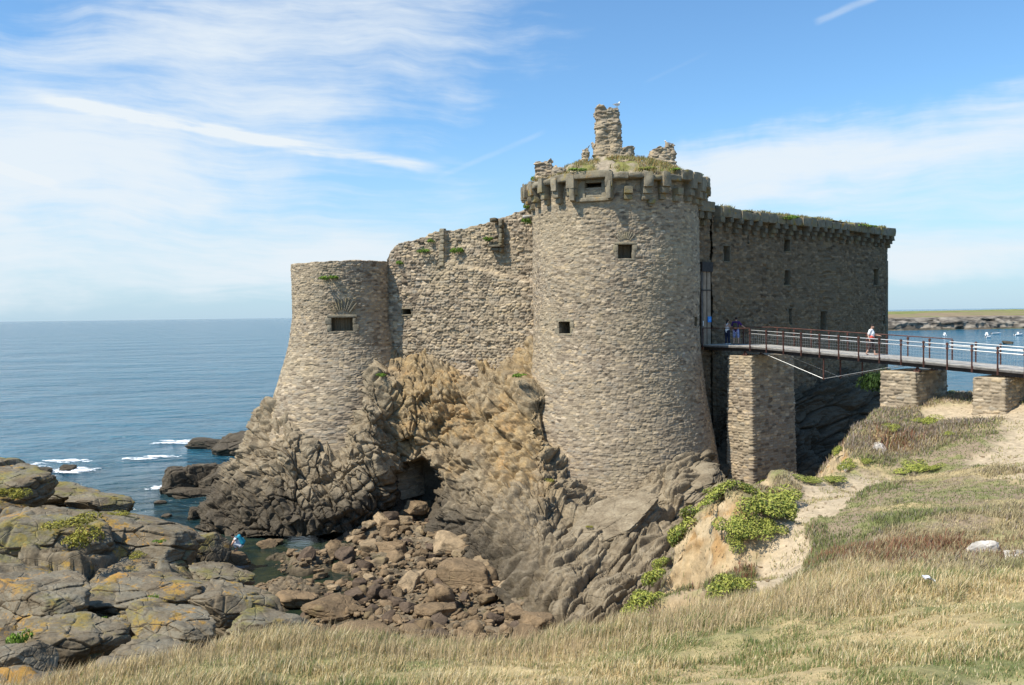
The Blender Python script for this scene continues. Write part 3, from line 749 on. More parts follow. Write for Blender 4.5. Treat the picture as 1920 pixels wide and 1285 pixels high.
class Frame:
    """local frame on a wall: o point, t along the wall (to the right seen from outside), n outward"""
    def __init__(s, o, t, n): s.o = np.array(o, float); s.t = np.array(t, float); s.n = np.array(n, float); s.z = np.array([0, 0, 1.])
    def p(s, a, b, c): return s.o+s.t*a+s.n*b+s.z*c
def rblock(mb, fr, a0, a1, b0, b1, c0, c1, seed, rough=0.03, sub=4, rnd_=0.06):
    """one roughly dressed stone spanning a (along), b (out), c (up) in frame fr"""
    n = sub; g = np.linspace(-1, 1, n+1); Vs = []; Qs = []; off = 0
    for ax in range(3):
        for sg in (-1, 1):
            A_, B_ = np.meshgrid(g, g); Cc = np.full_like(A_, sg)
            o = [None]*3; o[ax] = Cc; o[(ax+1) % 3] = A_; o[(ax+2) % 3] = B_
            q = np.stack([x.ravel() for x in o], 1)
            f = grid_faces(n+1, n+1)
            if sg < 0: f = f[:, ::-1]
            Vs.append(q); Qs.append(f+off); off += len(q)
    V = np.concatenate(Vs)
    sz = np.array([a1-a0, b1-b0, c1-c0])/2; ce = np.array([a0+a1, b0+b1, c0+c1])/2
    r = np.minimum(rnd_, sz.min()*0.6)
    L_ = V*sz; inner = np.clip(L_, -(sz-r), sz-r); dlt = L_-inner; ln = np.linalg.norm(dlt, axis=1, keepdims=True)+1e-9
    L_ = inner+dlt/ln*np.minimum(ln, r)
    w = L_+ce
    dn = fbm(w*3.1+seed*7.7, 3, seed=seed)
    w = w+(L_/(np.linalg.norm(L_, axis=1, keepdims=True)+1e-9))*dn[:, None]*rough*2
    W = fr.o+w[:, :1]*fr.t+w[:, 1:2]*fr.n+w[:, 2:3]*fr.z
    mb.raw(W, np.concatenate(Qs))
def window(fr, w, h, parent, seed, depth=1.3, frame=0.14, label=None, splay=0.0, arch=0, lintel=True, mat=None, proud=0.035, jambs=True, bar=None):
    """opening centred on the frame origin: deep reveal plus dressed surround"""
    mb = MB(); w2, h2 = w/2, h/2; th = 0.12
    # reveal: four slabs and a back wall
    mb.box(fr.p(-w2-th, -depth, -h2-th), fr.t*th, fr.n*(depth-.01), fr.z*(h+2*th))
    mb.box(fr.p(w2, -depth, -h2-th), fr.t*th, fr.n*(depth-.01), fr.z*(h+2*th))
    mb.box(fr.p(-w2, -depth, h2), fr.t*w, fr.n*(depth-.01), fr.z*th)
    mb.box(fr.p(-w2, -depth, -h2-th), fr.t*w, fr.n*(depth-.01), fr.z*th)
    mb.box(fr.p(-w2-th, -depth-.1, -h2-th), fr.t*(w+2*th), fr.n*.1, fr.z*(h+2*th))
    o = mb.build('window', M['block_dark'], parent)
    o['label'] = label or 'small dark window opening'
    if lintel:
        f = MB(); rs = random.Random(seed)
        rblock(f, fr, -w2-frame*1.6, w2+frame*1.6, -.3, proud, h2-.01, h2+frame*1.1, seed)
        rblock(f, fr, -w2-frame*0.8, w2+frame*0.8, -.3, proud+.02, -h2-frame*.8, -h2+.01, seed+1)
        if jambs:
            for sgn in (-1, 1):
                k = max(2, int(round(h/0.42)))
                for i in range(k):
                    ww = frame*rs.uniform(1.2, 2.4)
                    a, b_ = (w2-.005, w2+ww) if sgn > 0 else (-w2-ww, -w2+.005)
                    rblock(f, fr, a, b_, -.3, proud*rs.uniform(.7, 1.2), -h2+h*i/k+.01, -h2+h*(i+1)/k-.01, seed+3+i+9*(sgn > 0))
        f.build('window_frame', mat or M['block'], parent, True)
    if arch:
        f = MB()
        for i in range(arch):
            a = R(90+ (i-(arch-1)/2)*9.5+random.Random(seed+i).uniform(-1.5, 1.5)); r0 = w*0.55; r1 = r0+0.62*w*random.Random(seed*3+i).uniform(.8, 1.1)
            ca, sa = math.cos(a), math.sin(a); fr2 = Frame(fr.p(0, 0, h2+frame-0.32*w), fr.t*sa-fr.z*ca, fr.n); fr2.z = fr.t*ca+fr.z*sa
            rblock(f, fr2, -.04, .04, -.2, .03, r0, r1, seed+20+i, 0.012, 3, .03)
        f.build('relieving_arch', M['block'], parent, True)
    return o

# ------------------------------------------------------------------ round tower
TC = np.array([6.54, 53.7]); TR = 5.15
def t_rad(z): return TR+0.03*np.sin(z*1.3)+np.maximum(0, 11.2-z)*0.145+np.maximum(0, 6.5-z)*0.05
def t_pos(u, z):
    th = u/TR; r = t_rad(z); return np.stack([TC[0]+r*np.sin(th), TC[1]-r*np.cos(th), z], 1)
def t_nor(u, z): th = u/TR; return np.stack([np.sin(th), -np.cos(th), 0*z], 1)
def cyl_hit(px, py, c, rf):
    d = ray(px, py); Yl, Yh = 20.0, 120.0
    best = None
    for Yt in np.linspace(c[1]-8, c[1], 900):
        v = at(px, py, Yt); r = math.hypot(v.x-c[0], v.y-c[1])
        if r <= rf(v.z): return v
    v = min((at(px, py, Yt) for Yt in np.linspace(c[1]-8, c[1], 300)), key=lambda v: abs(math.hypot(v.x-c[0], v.y-c[1])-rf(v.z)))
    return v
def cyl_frame(px, py, c, rf):
    v = cyl_hit(px, py, c, rf); th = math.atan2(v.x-c[0], -(v.y-c[1])); r = rf(v.z)
    return Frame((c[0]+r*math.sin(th), c[1]-r*math.cos(th), v.z), (math.cos(th), math.sin(th), 0), (math.sin(th), -math.cos(th), 0)), th
def cyl_open(fr_th, Rr, w, h): fr, th = fr_th; return (th*Rr-w/2, th*Rr+w/2, fr.o[2]-h/2, fr.o[2]+h/2)
w_up = cyl_frame(1172, 472, TC, t_rad); w_lo = cyl_frame(1058.5, 614.5, TC, t_rad); w_sl = cyl_frame(1304, 603, TC, t_rad)
w_box = cyl_frame(1112, 341, TC, lambda z: t_rad(z))
uu = np.concatenate([np.linspace(-math.pi*TR, -8.6, 20, endpoint=False), np.linspace(-8.6, 9.6, 470, endpoint=False), np.linspace(9.6, math.pi*TR, 20)])
tower = masonry('round_tower', M['masonry'], castle, t_pos, t_nor, uu, 1.0, 21.1, 500, (.30, .115), .040, 11,
                [cyl_open(w_up, TR, .82, .82), cyl_open(w_lo, TR*1.0, .86, .72), cyl_open(w_sl, TR, .5, .55), cyl_open(w_box, TR, 1.0, .66)], 1.0, rough=0.05)
tag(tower, 'tall round tower, the biggest part of the fortress')
window(w_up[0], .80, .80, tower, 21, arch=9, label='square dark window high on the round tower')
window(w_lo[0], .84, .70, tower, 22, arch=5, label='dark gun port low on the left of the round tower')
window(w_sl[0], .48, .53, tower, 23, label='dark opening on the right edge of the round tower', lintel=False)
# machicolation ring
zc0, zc1, zt = 19.90, 21.02, 21.62
NC = 32
rs = random.Random(4)
skip = w_box[1]
def ring_frame(th): return Frame((TC[0]+TR*math.sin(th), TC[1]-TR*math.cos(th), 0), (math.cos(th), math.sin(th), 0), (math.sin(th), -math.cos(th), 0))
def adiff(a, b): return (a-b+math.pi) % (2*math.pi)-math.pi
for i in range(NC):
    th = 2*math.pi*i/NC+.02
    if abs(adiff(th, skip)) < 0.135: continue
    fr = ring_frame(th); c = MB(); j = rs.uniform(-.03, .03)
    worn = rs.random() < .12 and abs(adiff(th, 0.1)) < 1.2
    cw_ = rs.uniform(.21, .28)
    rblock(c, fr, -cw_+.02, cw_-.02, -.3, .30, zc0+j, zc0+.36+j, 100+i, .05)
    rblock(c, fr, -cw_, cw_, -.3, .52, zc0+.33+j, zc0+.74+j, 130+i, .05)
    if not worn: rblock(c, fr, -cw_, cw_, -.3, .72, zc0+.70+j, zt-.16+j, 160+i, .06)
    c.build('corbel', M['block_mossy'] if rs.random() < .45 else M['block'], tower, True)
for i in range(NC):
    th = 2*math.pi*(i+.5)/NC+.02
    if abs(adiff(th, skip)) < 0.13: continue
    fr = ring_frame(th); c = MB(); s_ = math.pi*(TR+.5)/NC*0.985
    h = zt+rs.uniform(-.38, .10)
    if abs(adiff(th, -1.1)) < .3: h = zt-.25
    rblock(c, fr, -s_, s_, -.45, .62+rs.uniform(-.07, .04), zc1+rs.uniform(-.08, .05), h, 200+i, .08, 7, .10)
    c.build('parapet_stone', M['block_mossy'] if rs.random() < .6 else M['block'], tower, True)
# projecting stone box round the upper gun port
fr = w_box[0]; fr = Frame((fr.o[0], fr.o[1], 0), fr.t, fr.n); zb = w_box[0].o[2]
c = MB()
OZ = 0.50
rblock(c, fr, -1.02, 1.12, -.4, .60, 20.62+OZ, 21.05+OZ, 301, .03, 6)
rblock(c, fr, -1.30, -.98, -.4, .50, 19.45+OZ, 21.05+OZ, 302, .05, 6)
rblock(c, fr, .86, 1.16, -.4, .60, 19.45+OZ, 20.66+OZ, 303, .04, 6)
rblock(c, fr, -1.0, 1.0, -.4, .22, 19.35+OZ, 19.60+OZ, 304, .03, 6)
rblock(c, fr, -1.0, -.45, -.4, .10, 19.58+OZ, 20.64+OZ, 305, .03, 5)
rblock(c, fr, .50, .88, -.4, .10, 19.58+OZ, 20.64+OZ, 306, .03, 5)
rblock(c, fr, -.47, .52, -.4, .06, 20.42+OZ, 20.64+OZ, 307, .02, 5)
rblock(c, fr, -.47, .52, -.4, .06, 19.58+OZ, 19.78+OZ, 308, .02, 5)
g_ = c.build('gun_port_surround', M['block'], tower, True)
fw = Frame((w_box[0].o[0], w_box[0].o[1], 20.10+OZ), w_box[0].t, w_box[0].n)
window(fw, .98, .66, tower, 24, lintel=False, label='wide opening in the stone box under the tower top')
# stump of a broken gutter
f_, th_ = cyl_frame(1219, 378, TC, t_rad); c = MB(); rblock(c, f_, -.2, .22, -.2, .35, -.15, .12, 320, .06); rblock(c, f_, -.12, .14, -.2, .22, -.3, -.12, 321, .05)
tag(c.build('broken_corbel', M['block_mossy'], tower, True), 'single broken corbel below the tower ring')
# timber beam stub between curtain and tower
c = MB(); a = at(981, 407, 53.2); b = at(1006, 405, 53.6); c.tube(a, b, .10, .10, 10)
tag(c.build('beam_stub', M['plank'], castle, True), 'round timber stub beside the tower')
# tower roof: grassy rubble dome
nr, na = 40, 160
rr = np.linspace(0, TR+.15, nr)[:, None]*np.ones((1, na)); aa = np.ones((nr, 1))*np.linspace(0, 2*math.pi, na)[None]
Pt = np.stack([TC[0]+rr*np.sin(aa), TC[1]-rr*np.cos(aa), 21.35+1.75*(1-(rr/(TR+.15))**2)], 2).reshape(-1, 3)
Pt[:, 2] += 0.45*fbm(Pt*0.9, 4, seed=3)+0.30*planes(Pt/np.array([.5, .5, .3]), 33)
g1 = ss(fbm(Pt*1.1, 3, seed=44), -.05, .25)[:, None]
rc = lerp(np.array([.33, .27, .19]), np.array([.20, .19, .06]), g1)
link('tower_roof', np_mesh('tower_roof', Pt, grid_faces(nr, na), True, {'Col': rc}), M['ground'], tower)
# chimney remnant: broken stack built as ragged masonry
def ragged_stack(name, cx, cy, z0, z1, wx, wy, seed, parent, lean=0.0, taper=.12, mat='masonry', rough=.16, flare=.35, topn=.5):
    n_a, n_z = 150, 130
    a = np.linspace(0, 2*math.pi, n_a); t = np.linspace(0, 1, n_z)
    A_, T_ = np.meshgrid(a, t); ca, sa = np.cos(A_), np.sin(A_)
    p = 4.0; k = (np.abs(ca)**p+np.abs(sa)**p)**(-1/p)
    s_ = 1-taper*T_+flare*np.exp(-T_*7)
    topz = z1+topn*fbm(np.c_[ca.ravel()*1.2, sa.ravel()*1.2], 3, seed=seed).reshape(A_.shape)
    Z_ = z0+(topz-z0)*T_
    x = cx+wx/2*k*ca*s_+lean*T_; y = cy+wy/2*k*sa*s_
    P = np.stack([x, y, Z_], 2).reshape(-1, 3)
    F1, F2, C, ID = cells(np.c_[P[:, 0]/.30+P[:, 1]/.33, P[:, 2]/.14], seed)
    nn = np.stack([ca, sa, 0*ca], 2).reshape(-1, 3)
    d = .14*(rnd(ID, 3)-.4)*ss(F2-F1, 0, .4)+rough*fbm(P*1.2, 4, seed=seed+1)*1.6
    P = P+nn*d[:, None]
    cap = np.array([[cx+lean, cy, z1-.1]]); V = np.concatenate([P, cap])
    tp = (n_z-1)*n_a+np.arange(n_a-1)
    T3 = np.stack([tp, tp+1, np.full(n_a-1, len(P))], 1)
    att = {'stone': np.append(rnd(ID, 2), .5), 'joint': np.append(np.exp(-((F2-F1)/.2)**2), .5)}
    return link(name, np_mesh(name, V, [grid_faces(n_z, n_a), T3], True, att), M[mat], parent)
q0 = at(1144, 290, 53.0); q1 = at(1139, 203, 53.0)
st = ragged_stack('chimney_stack', q0.x-.02, 53.0, 22.0, q1.z, 1.80, 1.3, 41, tower, lean=q1.x-q0.x+.02, taper=.20, flare=.25)
tag(st, 'tall broken chimney stack standing on the round tower')
# the small leaning stub with a gap, left of the stack
def rub(px, py, Y, w, h, seed, d=.9, label=None, **kw):
    a = at(px, py, Y); a.x *= 1.06
    o = ragged_stack('broken_wall', a.x, Y*1.06, 21.2, EYE+(a.z+h/2-EYE)*1.06, w, d, seed, tower, **kw)
    tag(o, label); return o
rub(1119, 279, 50.2, .50, .50, 42, .8, 'dark hollow stub at the foot of the chimney stack', taper=.1, flare=.1)
rub(1093, 291, 49.6, .72, .55, 43, .8, 'leaning stub left of the chimney stack', taper=.45, flare=.2, lean=.15)
rub(1165, 287, 49.4, 1.5, .55, 44, 1.2, 'flat slab right of the chimney stack', taper=.05, flare=.1, topn=.15)
rub(1238, 290, 50.4, 2.7, .62, 45, 1.8, 'low rubble mound right of the chimney stack', taper=.55, flare=.15, topn=.3)
rub(1256, 277, 50.4, .50, .45, 46, .5, 'small stone stump on the rubble mound', taper=.2, flare=.2)
rub(1021, 312, 48.8, 1.15, .5, 47, .8, 'ragged parapet remnant at the left of the ring', taper=.1, flare=.05, topn=.25)
rub(1048, 320, 47.8, .9, .25, 48, .7, 'low parapet remnant near the gun port', taper=.2, flare=.05, topn=.25)

# ------------------------------------------------------------------ corner tower
CC = np.array([-11.85, 60.0]); CR = 3.42
def c_rad(z):
    return CR+np.maximum(0, 13.6-z)*0.15+np.maximum(0, 11.5-z)*0.16+np.maximum(0, 7.0-z)*(-.08)
def c_pos(u, z): th = u/CR; r = c_rad(z); return np.stack([CC[0]+r*np.sin(th), CC[1]-r*np.cos(th), z], 1)
def c_nor(u, z): th = u/CR; return np.stack([np.sin(th), -np.cos(th), 0*z], 1)
w_c = cyl_frame(641.5, 608.5, CC, c_rad)
uu = np.concatenate([np.linspace(-math.pi*CR, -6.6, 16, endpoint=False), np.linspace(-6.6, 5.6, 330, endpoint=False), np.linspace(5.6, math.pi*CR, 16)])
ct_top = lambda u: 17.15+.07*fbm(np.c_[u*1.5, u*0], 3, seed=8)+.12*ss(u, -2, 4)
ct = masonry('corner_tower', M['masonry'], castle, c_pos, c_nor, uu, 1.5, ct_top, 430, (.32, .13), .045, 12, [cyl_open(w_c, CR, 1.40, .92)], .8, rough=.06)
tag(ct, 'squat corner tower with splayed foot at the sea side')
window(w_c[0], 1.38, .90, ct, 25, arch=9, frame=.18, label='wide gun port on the corner tower')
c = MB(); nn_c = 48
V = [(CC[0]+(CR-.6)*math.sin(a), CC[1]-(CR-.6)*math.cos(a), 16.9) for a in np.linspace(0, 2*math.pi, nn_c, endpoint=False)]+[(CC[0], CC[1], 16.9)]
c.raw(V, T=[(i, (i+1) % nn_c, nn_c) for i in range(nn_c)]); c.build('tower_deck', M['block_dark'], ct)

# ------------------------------------------------------------------ curtain wall
WA = np.array(at(722, 600, 59.3))[:2]; WB = np.array(at(1006, 600, 55.4))[:2]
wd = WB-WA; WL = np.linalg.norm(wd); wd = wd/WL; wnn = np.array([wd[1], -wd[0]])
def plane_u(px, py, A_, d_, n_):
    r = ray(px, py); k = (A_@n_)/(r.x*n_[0]+r.y*n_[1]); p = np.array([r.x, r.y])*k
    return float((p-A_)@d_), EYE+r.z*k
cpts = [(722,494),(727,490),(731,474),(738,464),(748,456),(770,451),(798,447),(806,440),(820,434),(832,431),(850,431),(872,425),(900,418),(922,411),(934,408),(946,404),(962,399),(975,392),(988,385),(1004,376)]
cu = [plane_u(x, y, WA, wd, wnn) for x, y in cpts]
cux = [a for a, b in cu]; cuz = [b for a, b in cu]
def w_pos(u, z): return np.stack([WA[0]+wd[0]*u+wnn[0]*.03*(18-z), WA[1]+wd[1]*u+wnn[1]*.03*(18-z), z], 1)
def w_nor(u, z): return np.stack([wnn[0]+0*u, wnn[1]+0*u, 0*u], 1)
wo_u, wo_z = plane_u(764.5, 585, WA, wd, wnn)
ub, _ = plane_u(834, 460, WA, wd, wnn)
# the left part stands slightly proud as far as the straight joint; a shallow recess beyond it at the top
def cur_extra(u, z): 
    zz = z-16.2
    rec = .30*ss(u, ub-.02, ub+.06)*ss(z, 17.0-.25*(u-ub), 17.35-.25*(u-ub))
    bulge = .16*fbm(np.c_[u*.6, z*.6], 3, seed=61)
    coarse = 0
    return -rec+bulge
uu = np.linspace(-.6, WL+.9, 330)
cw = masonry('curtain_wall', M['masonry_curtain'], castle, w_pos, w_nor, uu, 5.0, lambda u: np.interp(u, cux, cuz)+.10*fbm(np.c_[u*3, u*0], 2, seed=3)+.12*(rnd(_h(np.floor(u/.4), np.int64(5)), 1)-.5), 300, (.36, .18), .095, 13,
             [(wo_u-.33, wo_u+.33, wo_z-.2, wo_z+.2)], 1.1, extra=cur_extra)
tag(cw, 'ragged curtain wall between the two towers')
def w_frame(u, z, out=0.0): return Frame((WA[0]+wd[0]*u+wnn[0]*(out+.03*(18-z)), WA[1]+wd[1]*u+wnn[1]*(out+.03*(18-z)), z), (wd[0], wd[1], 0), (wnn[0], wnn[1], 0))
window(w_frame(wo_u, wo_z), .66, .40, cw, 26, frame=.08, label='small slot window in the curtain wall', jambs=False, proud=.09)
# notch with ledges near the tower
un, zn = plane_u(930, 440, WA, wd, wnn); c = MB(); fr = w_frame(un, 0, 0.0)
for (px_, py_, w, dp, h) in [(922, 446, .8, .30, .13), (930, 462, .95, .36, .15), (930, 468, .6, .22, .2), (926, 413, .45, .18, .25)]:
    a, z = plane_u(px_, py_, WA, wd, wnn); rblock(c, w_frame(a, z, .1), -w/2, w/2, -.3, dp, -h/2, h/2, int(px_*3+py_), .05)
for py_ in range(415, 470, 9):
    a, z = plane_u(940, py_, WA, wd, wnn); rblock(c, w_frame(a, z, .1), -.12, .12, -.3, .16, -.15, .15, py_, .06)
tag(c.build('broken_ledge', M['block_dark'], cw, True), 'broken ledges at the notch of the wall')
c = MB()
for py_ in range(432, 498, 7):
    a, z = plane_u(831, py_, WA, wd, wnn); rblock(c, w_frame(a, z, .06), -.26, .10, -.3, .08, -.13, .13, py_+7, .05)
tag(c.build('wall_edge', M['block'], cw, True), 'straight vertical edge in the curtain wall')

# ------------------------------------------------------------------ gate wall (in shadow)
GA = np.array(at(1335, 600, 54.1))[:2]; GB = np.array(at(1663, 600, 69.0))[:2]
gd = GB-GA; GL = np.linalg.norm(gd); gd = gd/GL; gn = np.array([gd[1], -gd[0]])
def g_pos(u, z): return np.stack([GA[0]+gd[0]*u, GA[1]+gd[1]*u, z], 1)
def g_nor(u, z): return np.stack([gn[0]+0*u, gn[1]+0*u, 0*u], 1)
GW = [(1362.5,476,11,28),(1475.5,459,11,24),(1475.5,521,11,27),(1642,520,9,30),(1643.5,455,7,18),(1543.5,603,11,38),(1481,594,6,30),(1402,450,3,16),(1657,600,4,18)]
gops = []; gws = []
for (x, y, w, h) in GW:
    u1, z1 = plane_u(x-w/2, y+h/2, GA, gd, gn); u2, z2 = plane_u(x+w/2, y-h/2, GA, gd, gn)
    u0, z0 = plane_u(x, y, GA, gd, gn); ww, hh = max(.16, u2-u1), z2-z1
    gops.append((u0-ww/2, u0+ww/2, z0-hh/2, z0+hh/2)); gws.append((u0, z0, ww, hh))
gtop = [plane_u(x, y, GA, gd, gn) for x, y in [(1338,402),(1355,404),(1400,410),(1450,416),(1550,425),(1663,440)]]
uu = np.linspace(0.0, GL, 430)
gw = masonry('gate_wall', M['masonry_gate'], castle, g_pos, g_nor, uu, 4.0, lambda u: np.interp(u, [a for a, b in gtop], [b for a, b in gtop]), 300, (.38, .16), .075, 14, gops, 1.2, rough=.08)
tag(gw, 'long shaded wall right of the round tower with small windows')
def g_frame(u, z=0): return Frame((GA[0]+gd[0]*u, GA[1]+gd[1]*u, z), (gd[0], gd[1], 0), (gn[0], gn[1], 0))
for i, (u0, z0, ww, hh) in enumerate(gws): window(g_frame(u0, z0), ww, hh, gw, 50+i, depth=.9, frame=.10, mat=M['block_dark'], label='narrow dark window in the shaded wall', lintel=ww > .2)
# return face at the sea end
fr = g_frame(GL); c = MB()
for i in range(28):
    z = 4+i*.52
    if z+.5 > gtop[-1][1]-.3: break
    rblock(c, fr, -.25, .06, -1.3, .05, z, z+.49, 400+i, .03, 5)
c.build('wall_end', M['block_dark'], gw, True)
rs = random.Random(9); ncb = 22
for i in range(ncb+1):
    u = .35+(GL-.5)*i/ncb; zt_ = np.interp(u, [a for a, b in gtop], [b for a, b in gtop]); fr = g_frame(u); c = MB()
    j = rs.uniform(-.07, .07); wc = rs.uniform(.19, .25)
    rblock(c, fr, -wc+.02, wc-.02, -.2, .24, zt_-1.12+j, zt_-.80+j, 430+i, .05); rblock(c, fr, -wc, wc-.01, -.2, .45, zt_-.84+j, zt_-.52+j, 460+i, .05)
    if rs.random() > .12: rblock(c, fr, -wc, wc, -.2, .64, zt_-.56+j, zt_-.18, 490+i, .05)
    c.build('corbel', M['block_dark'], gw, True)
for i in range(ncb):
    u = .35+(GL-.5)*(i+.5)/ncb; zt_ = np.interp(u, [a for a, b in gtop], [b for a, b in gtop]); fr = g_frame(u); c = MB(); s_ = (GL-.5)/ncb/2*.985
    rblock(c, fr, -s_, s_+(.45 if i == ncb-1 else 0), -.5, .64+rs.uniform(-.06, .03), zt_-.22, zt_+.42+rs.uniform(-.10, .07), 520+i, .05, 5, .09)
    c.build('parapet_stone', M['block_mossy'], gw, True)
nu2 = 200; U2 = np.linspace(.2, GL+.2, nu2); Wd = np.linspace(-1.4, .45, 14); U_, W2 = np.meshgrid(U2, Wd)
zz = np.interp(U_, [a for a, b in gtop], [b for a, b in gtop])+.36+.22*(1-((W2+.5)/1.0)**2)
P = np.stack([GA[0]+gd[0]*U_+gn[0]*W2, GA[1]+gd[1]*U_+gn[1]*W2, zz], 2).reshape(-1, 3); P[:, 2] += .16*fbm(P*1.6, 3, seed=7)
link('wall_walk', np_mesh('wall_walk', P, grid_faces(14, nu2), True, {'Col': lerp(np.array([.24, .21, .15]), np.array([.16, .16, .05]), ss(fbm(P, 3, seed=9), -.1, .2)[:, None])}), M['ground'], gw)
# gatehouse strip between the round tower and the long wall, with the recessed gate
EA = np.array(at(1296, 600, 52.6))[:2]; EB = np.array(at(1331, 600, 53.9))[:2]
ed = EB-EA; EL = np.linalg.norm(ed); ed = ed/EL; en = np.array([ed[1], -ed[0]])
def e_pos(u, z): return np.stack([EA[0]+ed[0]*u, EA[1]+ed[1]*u, z], 1)
def e_nor(u, z): return np.stack([en[0]+0*u, en[1]+0*u, 0*u], 1)
e0, ez0 = plane_u(1309, 645, EA, ed, en); e1, ez1 = plane_u(1330, 492, EA, ed, en); _, etop = plane_u(1320, 392, EA, ed, en)
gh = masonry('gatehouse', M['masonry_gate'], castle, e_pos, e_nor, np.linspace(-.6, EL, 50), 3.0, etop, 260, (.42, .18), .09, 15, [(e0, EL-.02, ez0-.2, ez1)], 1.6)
tag(gh, 'narrow shaded gatehouse strip beside the round tower')
for i, u in enumerate((.35, 1.15)):
    c = MB(); fr = Frame((EA[0]+ed[0]*u, EA[1]+ed[1]*u, 0), (ed[0], ed[1], 0), (en[0], en[1], 0))
    rblock(c, fr, -.2, .2, -.2, .3, etop-1.1, etop-.7, 700+i); rblock(c, fr, -.22, .22, -.2, .6, etop-.7, etop-.25, 702+i)
    c.build('corbel', M['block_dark'], gh, True)
c = MB(); fr = Frame((EA[0], EA[1], 0), (ed[0], ed[1], 0), (en[0], en[1], 0))
for i in range(2):
    rblock(c, fr, -.1+i*.85, .74+i*.85, -1.2, .70, etop-.26, etop+.38, 705+i, .05, 5)
c.build('parapet_stone', M['block_mossy'], gh, True)
c = MB(); fr = Frame((EB[0], EB[1], 0), (ed[0], ed[1], 0), (en[0], en[1], 0))
rblock(c, fr, .42, .86, -.3, .55, etop-.5, etop+.2, 707, .05, 5)
c.build('parapet_stone', M['block_mossy'], gh, True)
# dark wall closing the slot behind
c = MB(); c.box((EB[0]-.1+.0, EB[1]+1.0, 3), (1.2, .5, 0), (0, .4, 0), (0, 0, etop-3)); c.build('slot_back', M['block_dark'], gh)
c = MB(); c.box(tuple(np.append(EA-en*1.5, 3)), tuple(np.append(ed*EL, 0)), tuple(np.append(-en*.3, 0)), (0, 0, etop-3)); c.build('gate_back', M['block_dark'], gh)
# gate: two tall timber leaves under a dark lintel box
gate = empty('gate', (EB[0], EB[1], ez0)); gate.parent = castle; gate.matrix_parent_inverse = world_mat(castle).inverted()
tag(gate, 'tall open timber gate at the end of the footbridge')
frg = Frame((EA[0]+en[0]*.10, EA[1]+en[1]*.10, 0), (ed[0], ed[1], 0), (en[0], en[1], 0))
def e_x(px): return plane_u(px, 600, EA, ed, en)[0]
for (xa, xb, mt) in [(1311.5, 1314, 'plank_dark'), (1314.8, 1320.4, 'gatewood'), (1322.2, 1328.4, 'gatewood')]:
    c = MB(); a, b = e_x(xa), e_x(xb)
    c.box(frg.p(a, 0, ez0-.05), frg.t*(b-a), frg.n*.07, frg.z*(ez1-ez0-.5)); c.build('gate_leaf' if mt == 'gatewood' else 'gate_post', M[mt], gate)
c = MB(); c.box(frg.p(e_x(1310), -.1, ez1-.62), frg.t*(e_x(1330)-e_x(1310)), frg.n*.3, frg.z*.6); c.build('lintel', M['darksteel'], gate)
c = MB(); zr = ez0+3.3; c.box(frg.p(e_x(1311), .075, zr), frg.t*(e_x(1329)-e_x(1311)), frg.n*.04, frg.z*.07); c.build('gate_bar', M['darksteel'], gate)
# back and side walls so that the castle is closed
c = MB()
P1 = np.append(CC+np.array([0, 2.5]), 4); P2 = np.append(GB+np.array([-9., 6.]), 4)
def wallbox(a, b, z0, z1, th=.9):
    a = np.array(a, float); b = np.array(b, float); d_ = b-a; n_ = np.array([-d_[1], d_[0]])/np.linalg.norm(d_)*th
    c.box((a[0], a[1], z0), (d_[0], d_[1], 0), (n_[0], n_[1], 0), (0, 0, z1-z0))
wallbox((-11, 62.5), (6, 72), 3, 14.5); wallbox((6, 72), (22, 79), 3, 16.5); wallbox((22, 79), (GB[0]+.1, GB[1]+.9), 3, 17.5)
tag(c.build('rear_wall', M['block_dark'], castle), 'walls closing the castle at the rear')
# ground inside the walls
xs_, ys_ = np.linspace(-16, 34, 60), np.linspace(54, 86, 40); Xi, Yi = np.meshgrid(xs_, ys_)
w_in = ((Xi-WA[0])*(-wnn[0])+(Yi-WA[1])*(-wnn[1]))
Zi = np.where(w_in > 1.5, 9.0, 9.0-3*(1.5-w_in)); gi = ((Xi-GA[0])*(-gn[0])+(Yi-GA[1])*(-gn[1]))
Zi = np.where(gi < 1.2, np.minimum(Zi, 9-3*(1.2-gi)), Zi)
Zi = Zi-5.0*ss(Yi, 72+.35*Xi, 82+.35*Xi)-10*ss(-Xi, 10, 15)-4*ss(Xi, 28, 33)
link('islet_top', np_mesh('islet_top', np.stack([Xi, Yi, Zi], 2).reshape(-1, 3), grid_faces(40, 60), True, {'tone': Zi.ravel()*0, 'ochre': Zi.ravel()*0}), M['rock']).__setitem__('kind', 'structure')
# ================================================================== FOOTBRIDGE AND PIERS
B0 = np.array([14.12, 50.33]); BD = np.array([0.6925, -0.9217]); BN = np.array([0.799, 0.601]); BU = BD/np.linalg.norm(BD)
def deck_z(k): return EYE-2.04-0.060*max(0, k)-(0.0035*max(0, k-8)**1.5)
def bp(k, w, dz=0.0): p = B0+BD*k+BN*w; return np.array([p[0], p[1], deck_z(k)+dz])
DW = 1.96
bridge = empty('footbridge', tuple(bp(0, DW/2)))
tag(bridge, 'narrow timber decked footbridge with rust red posts and steel rails', 'footbridge')
K0, K1 = -3.25, 19.0
c = MB(); rs = random.Random(2); kk = K0
while kk < K1:
    k2 = kk+0.115; a = bp(kk, -.08+rs.uniform(-.015, .015)); b = bp(kk, DW+.08); a2 = bp(k2-.008, -.08+rs.uniform(-.015, .015)); b2 = bp(k2-.008, DW+.08)
    t_ = rs.uniform(-.004, .004); V = [a, a2, b2, b]; V = [v+np.array([0, 0, t_]) for v in V]; V += [v-np.array([0, 0, .05]) for v in V]
    c.raw(V, [(0, 3, 2, 1), (4, 5, 6, 7), (0, 1, 5, 4), (1, 2, 6, 5), (2, 3, 7, 6), (3, 0, 4, 7)]); kk = k2
c.build('deck', M['plank'], bridge)
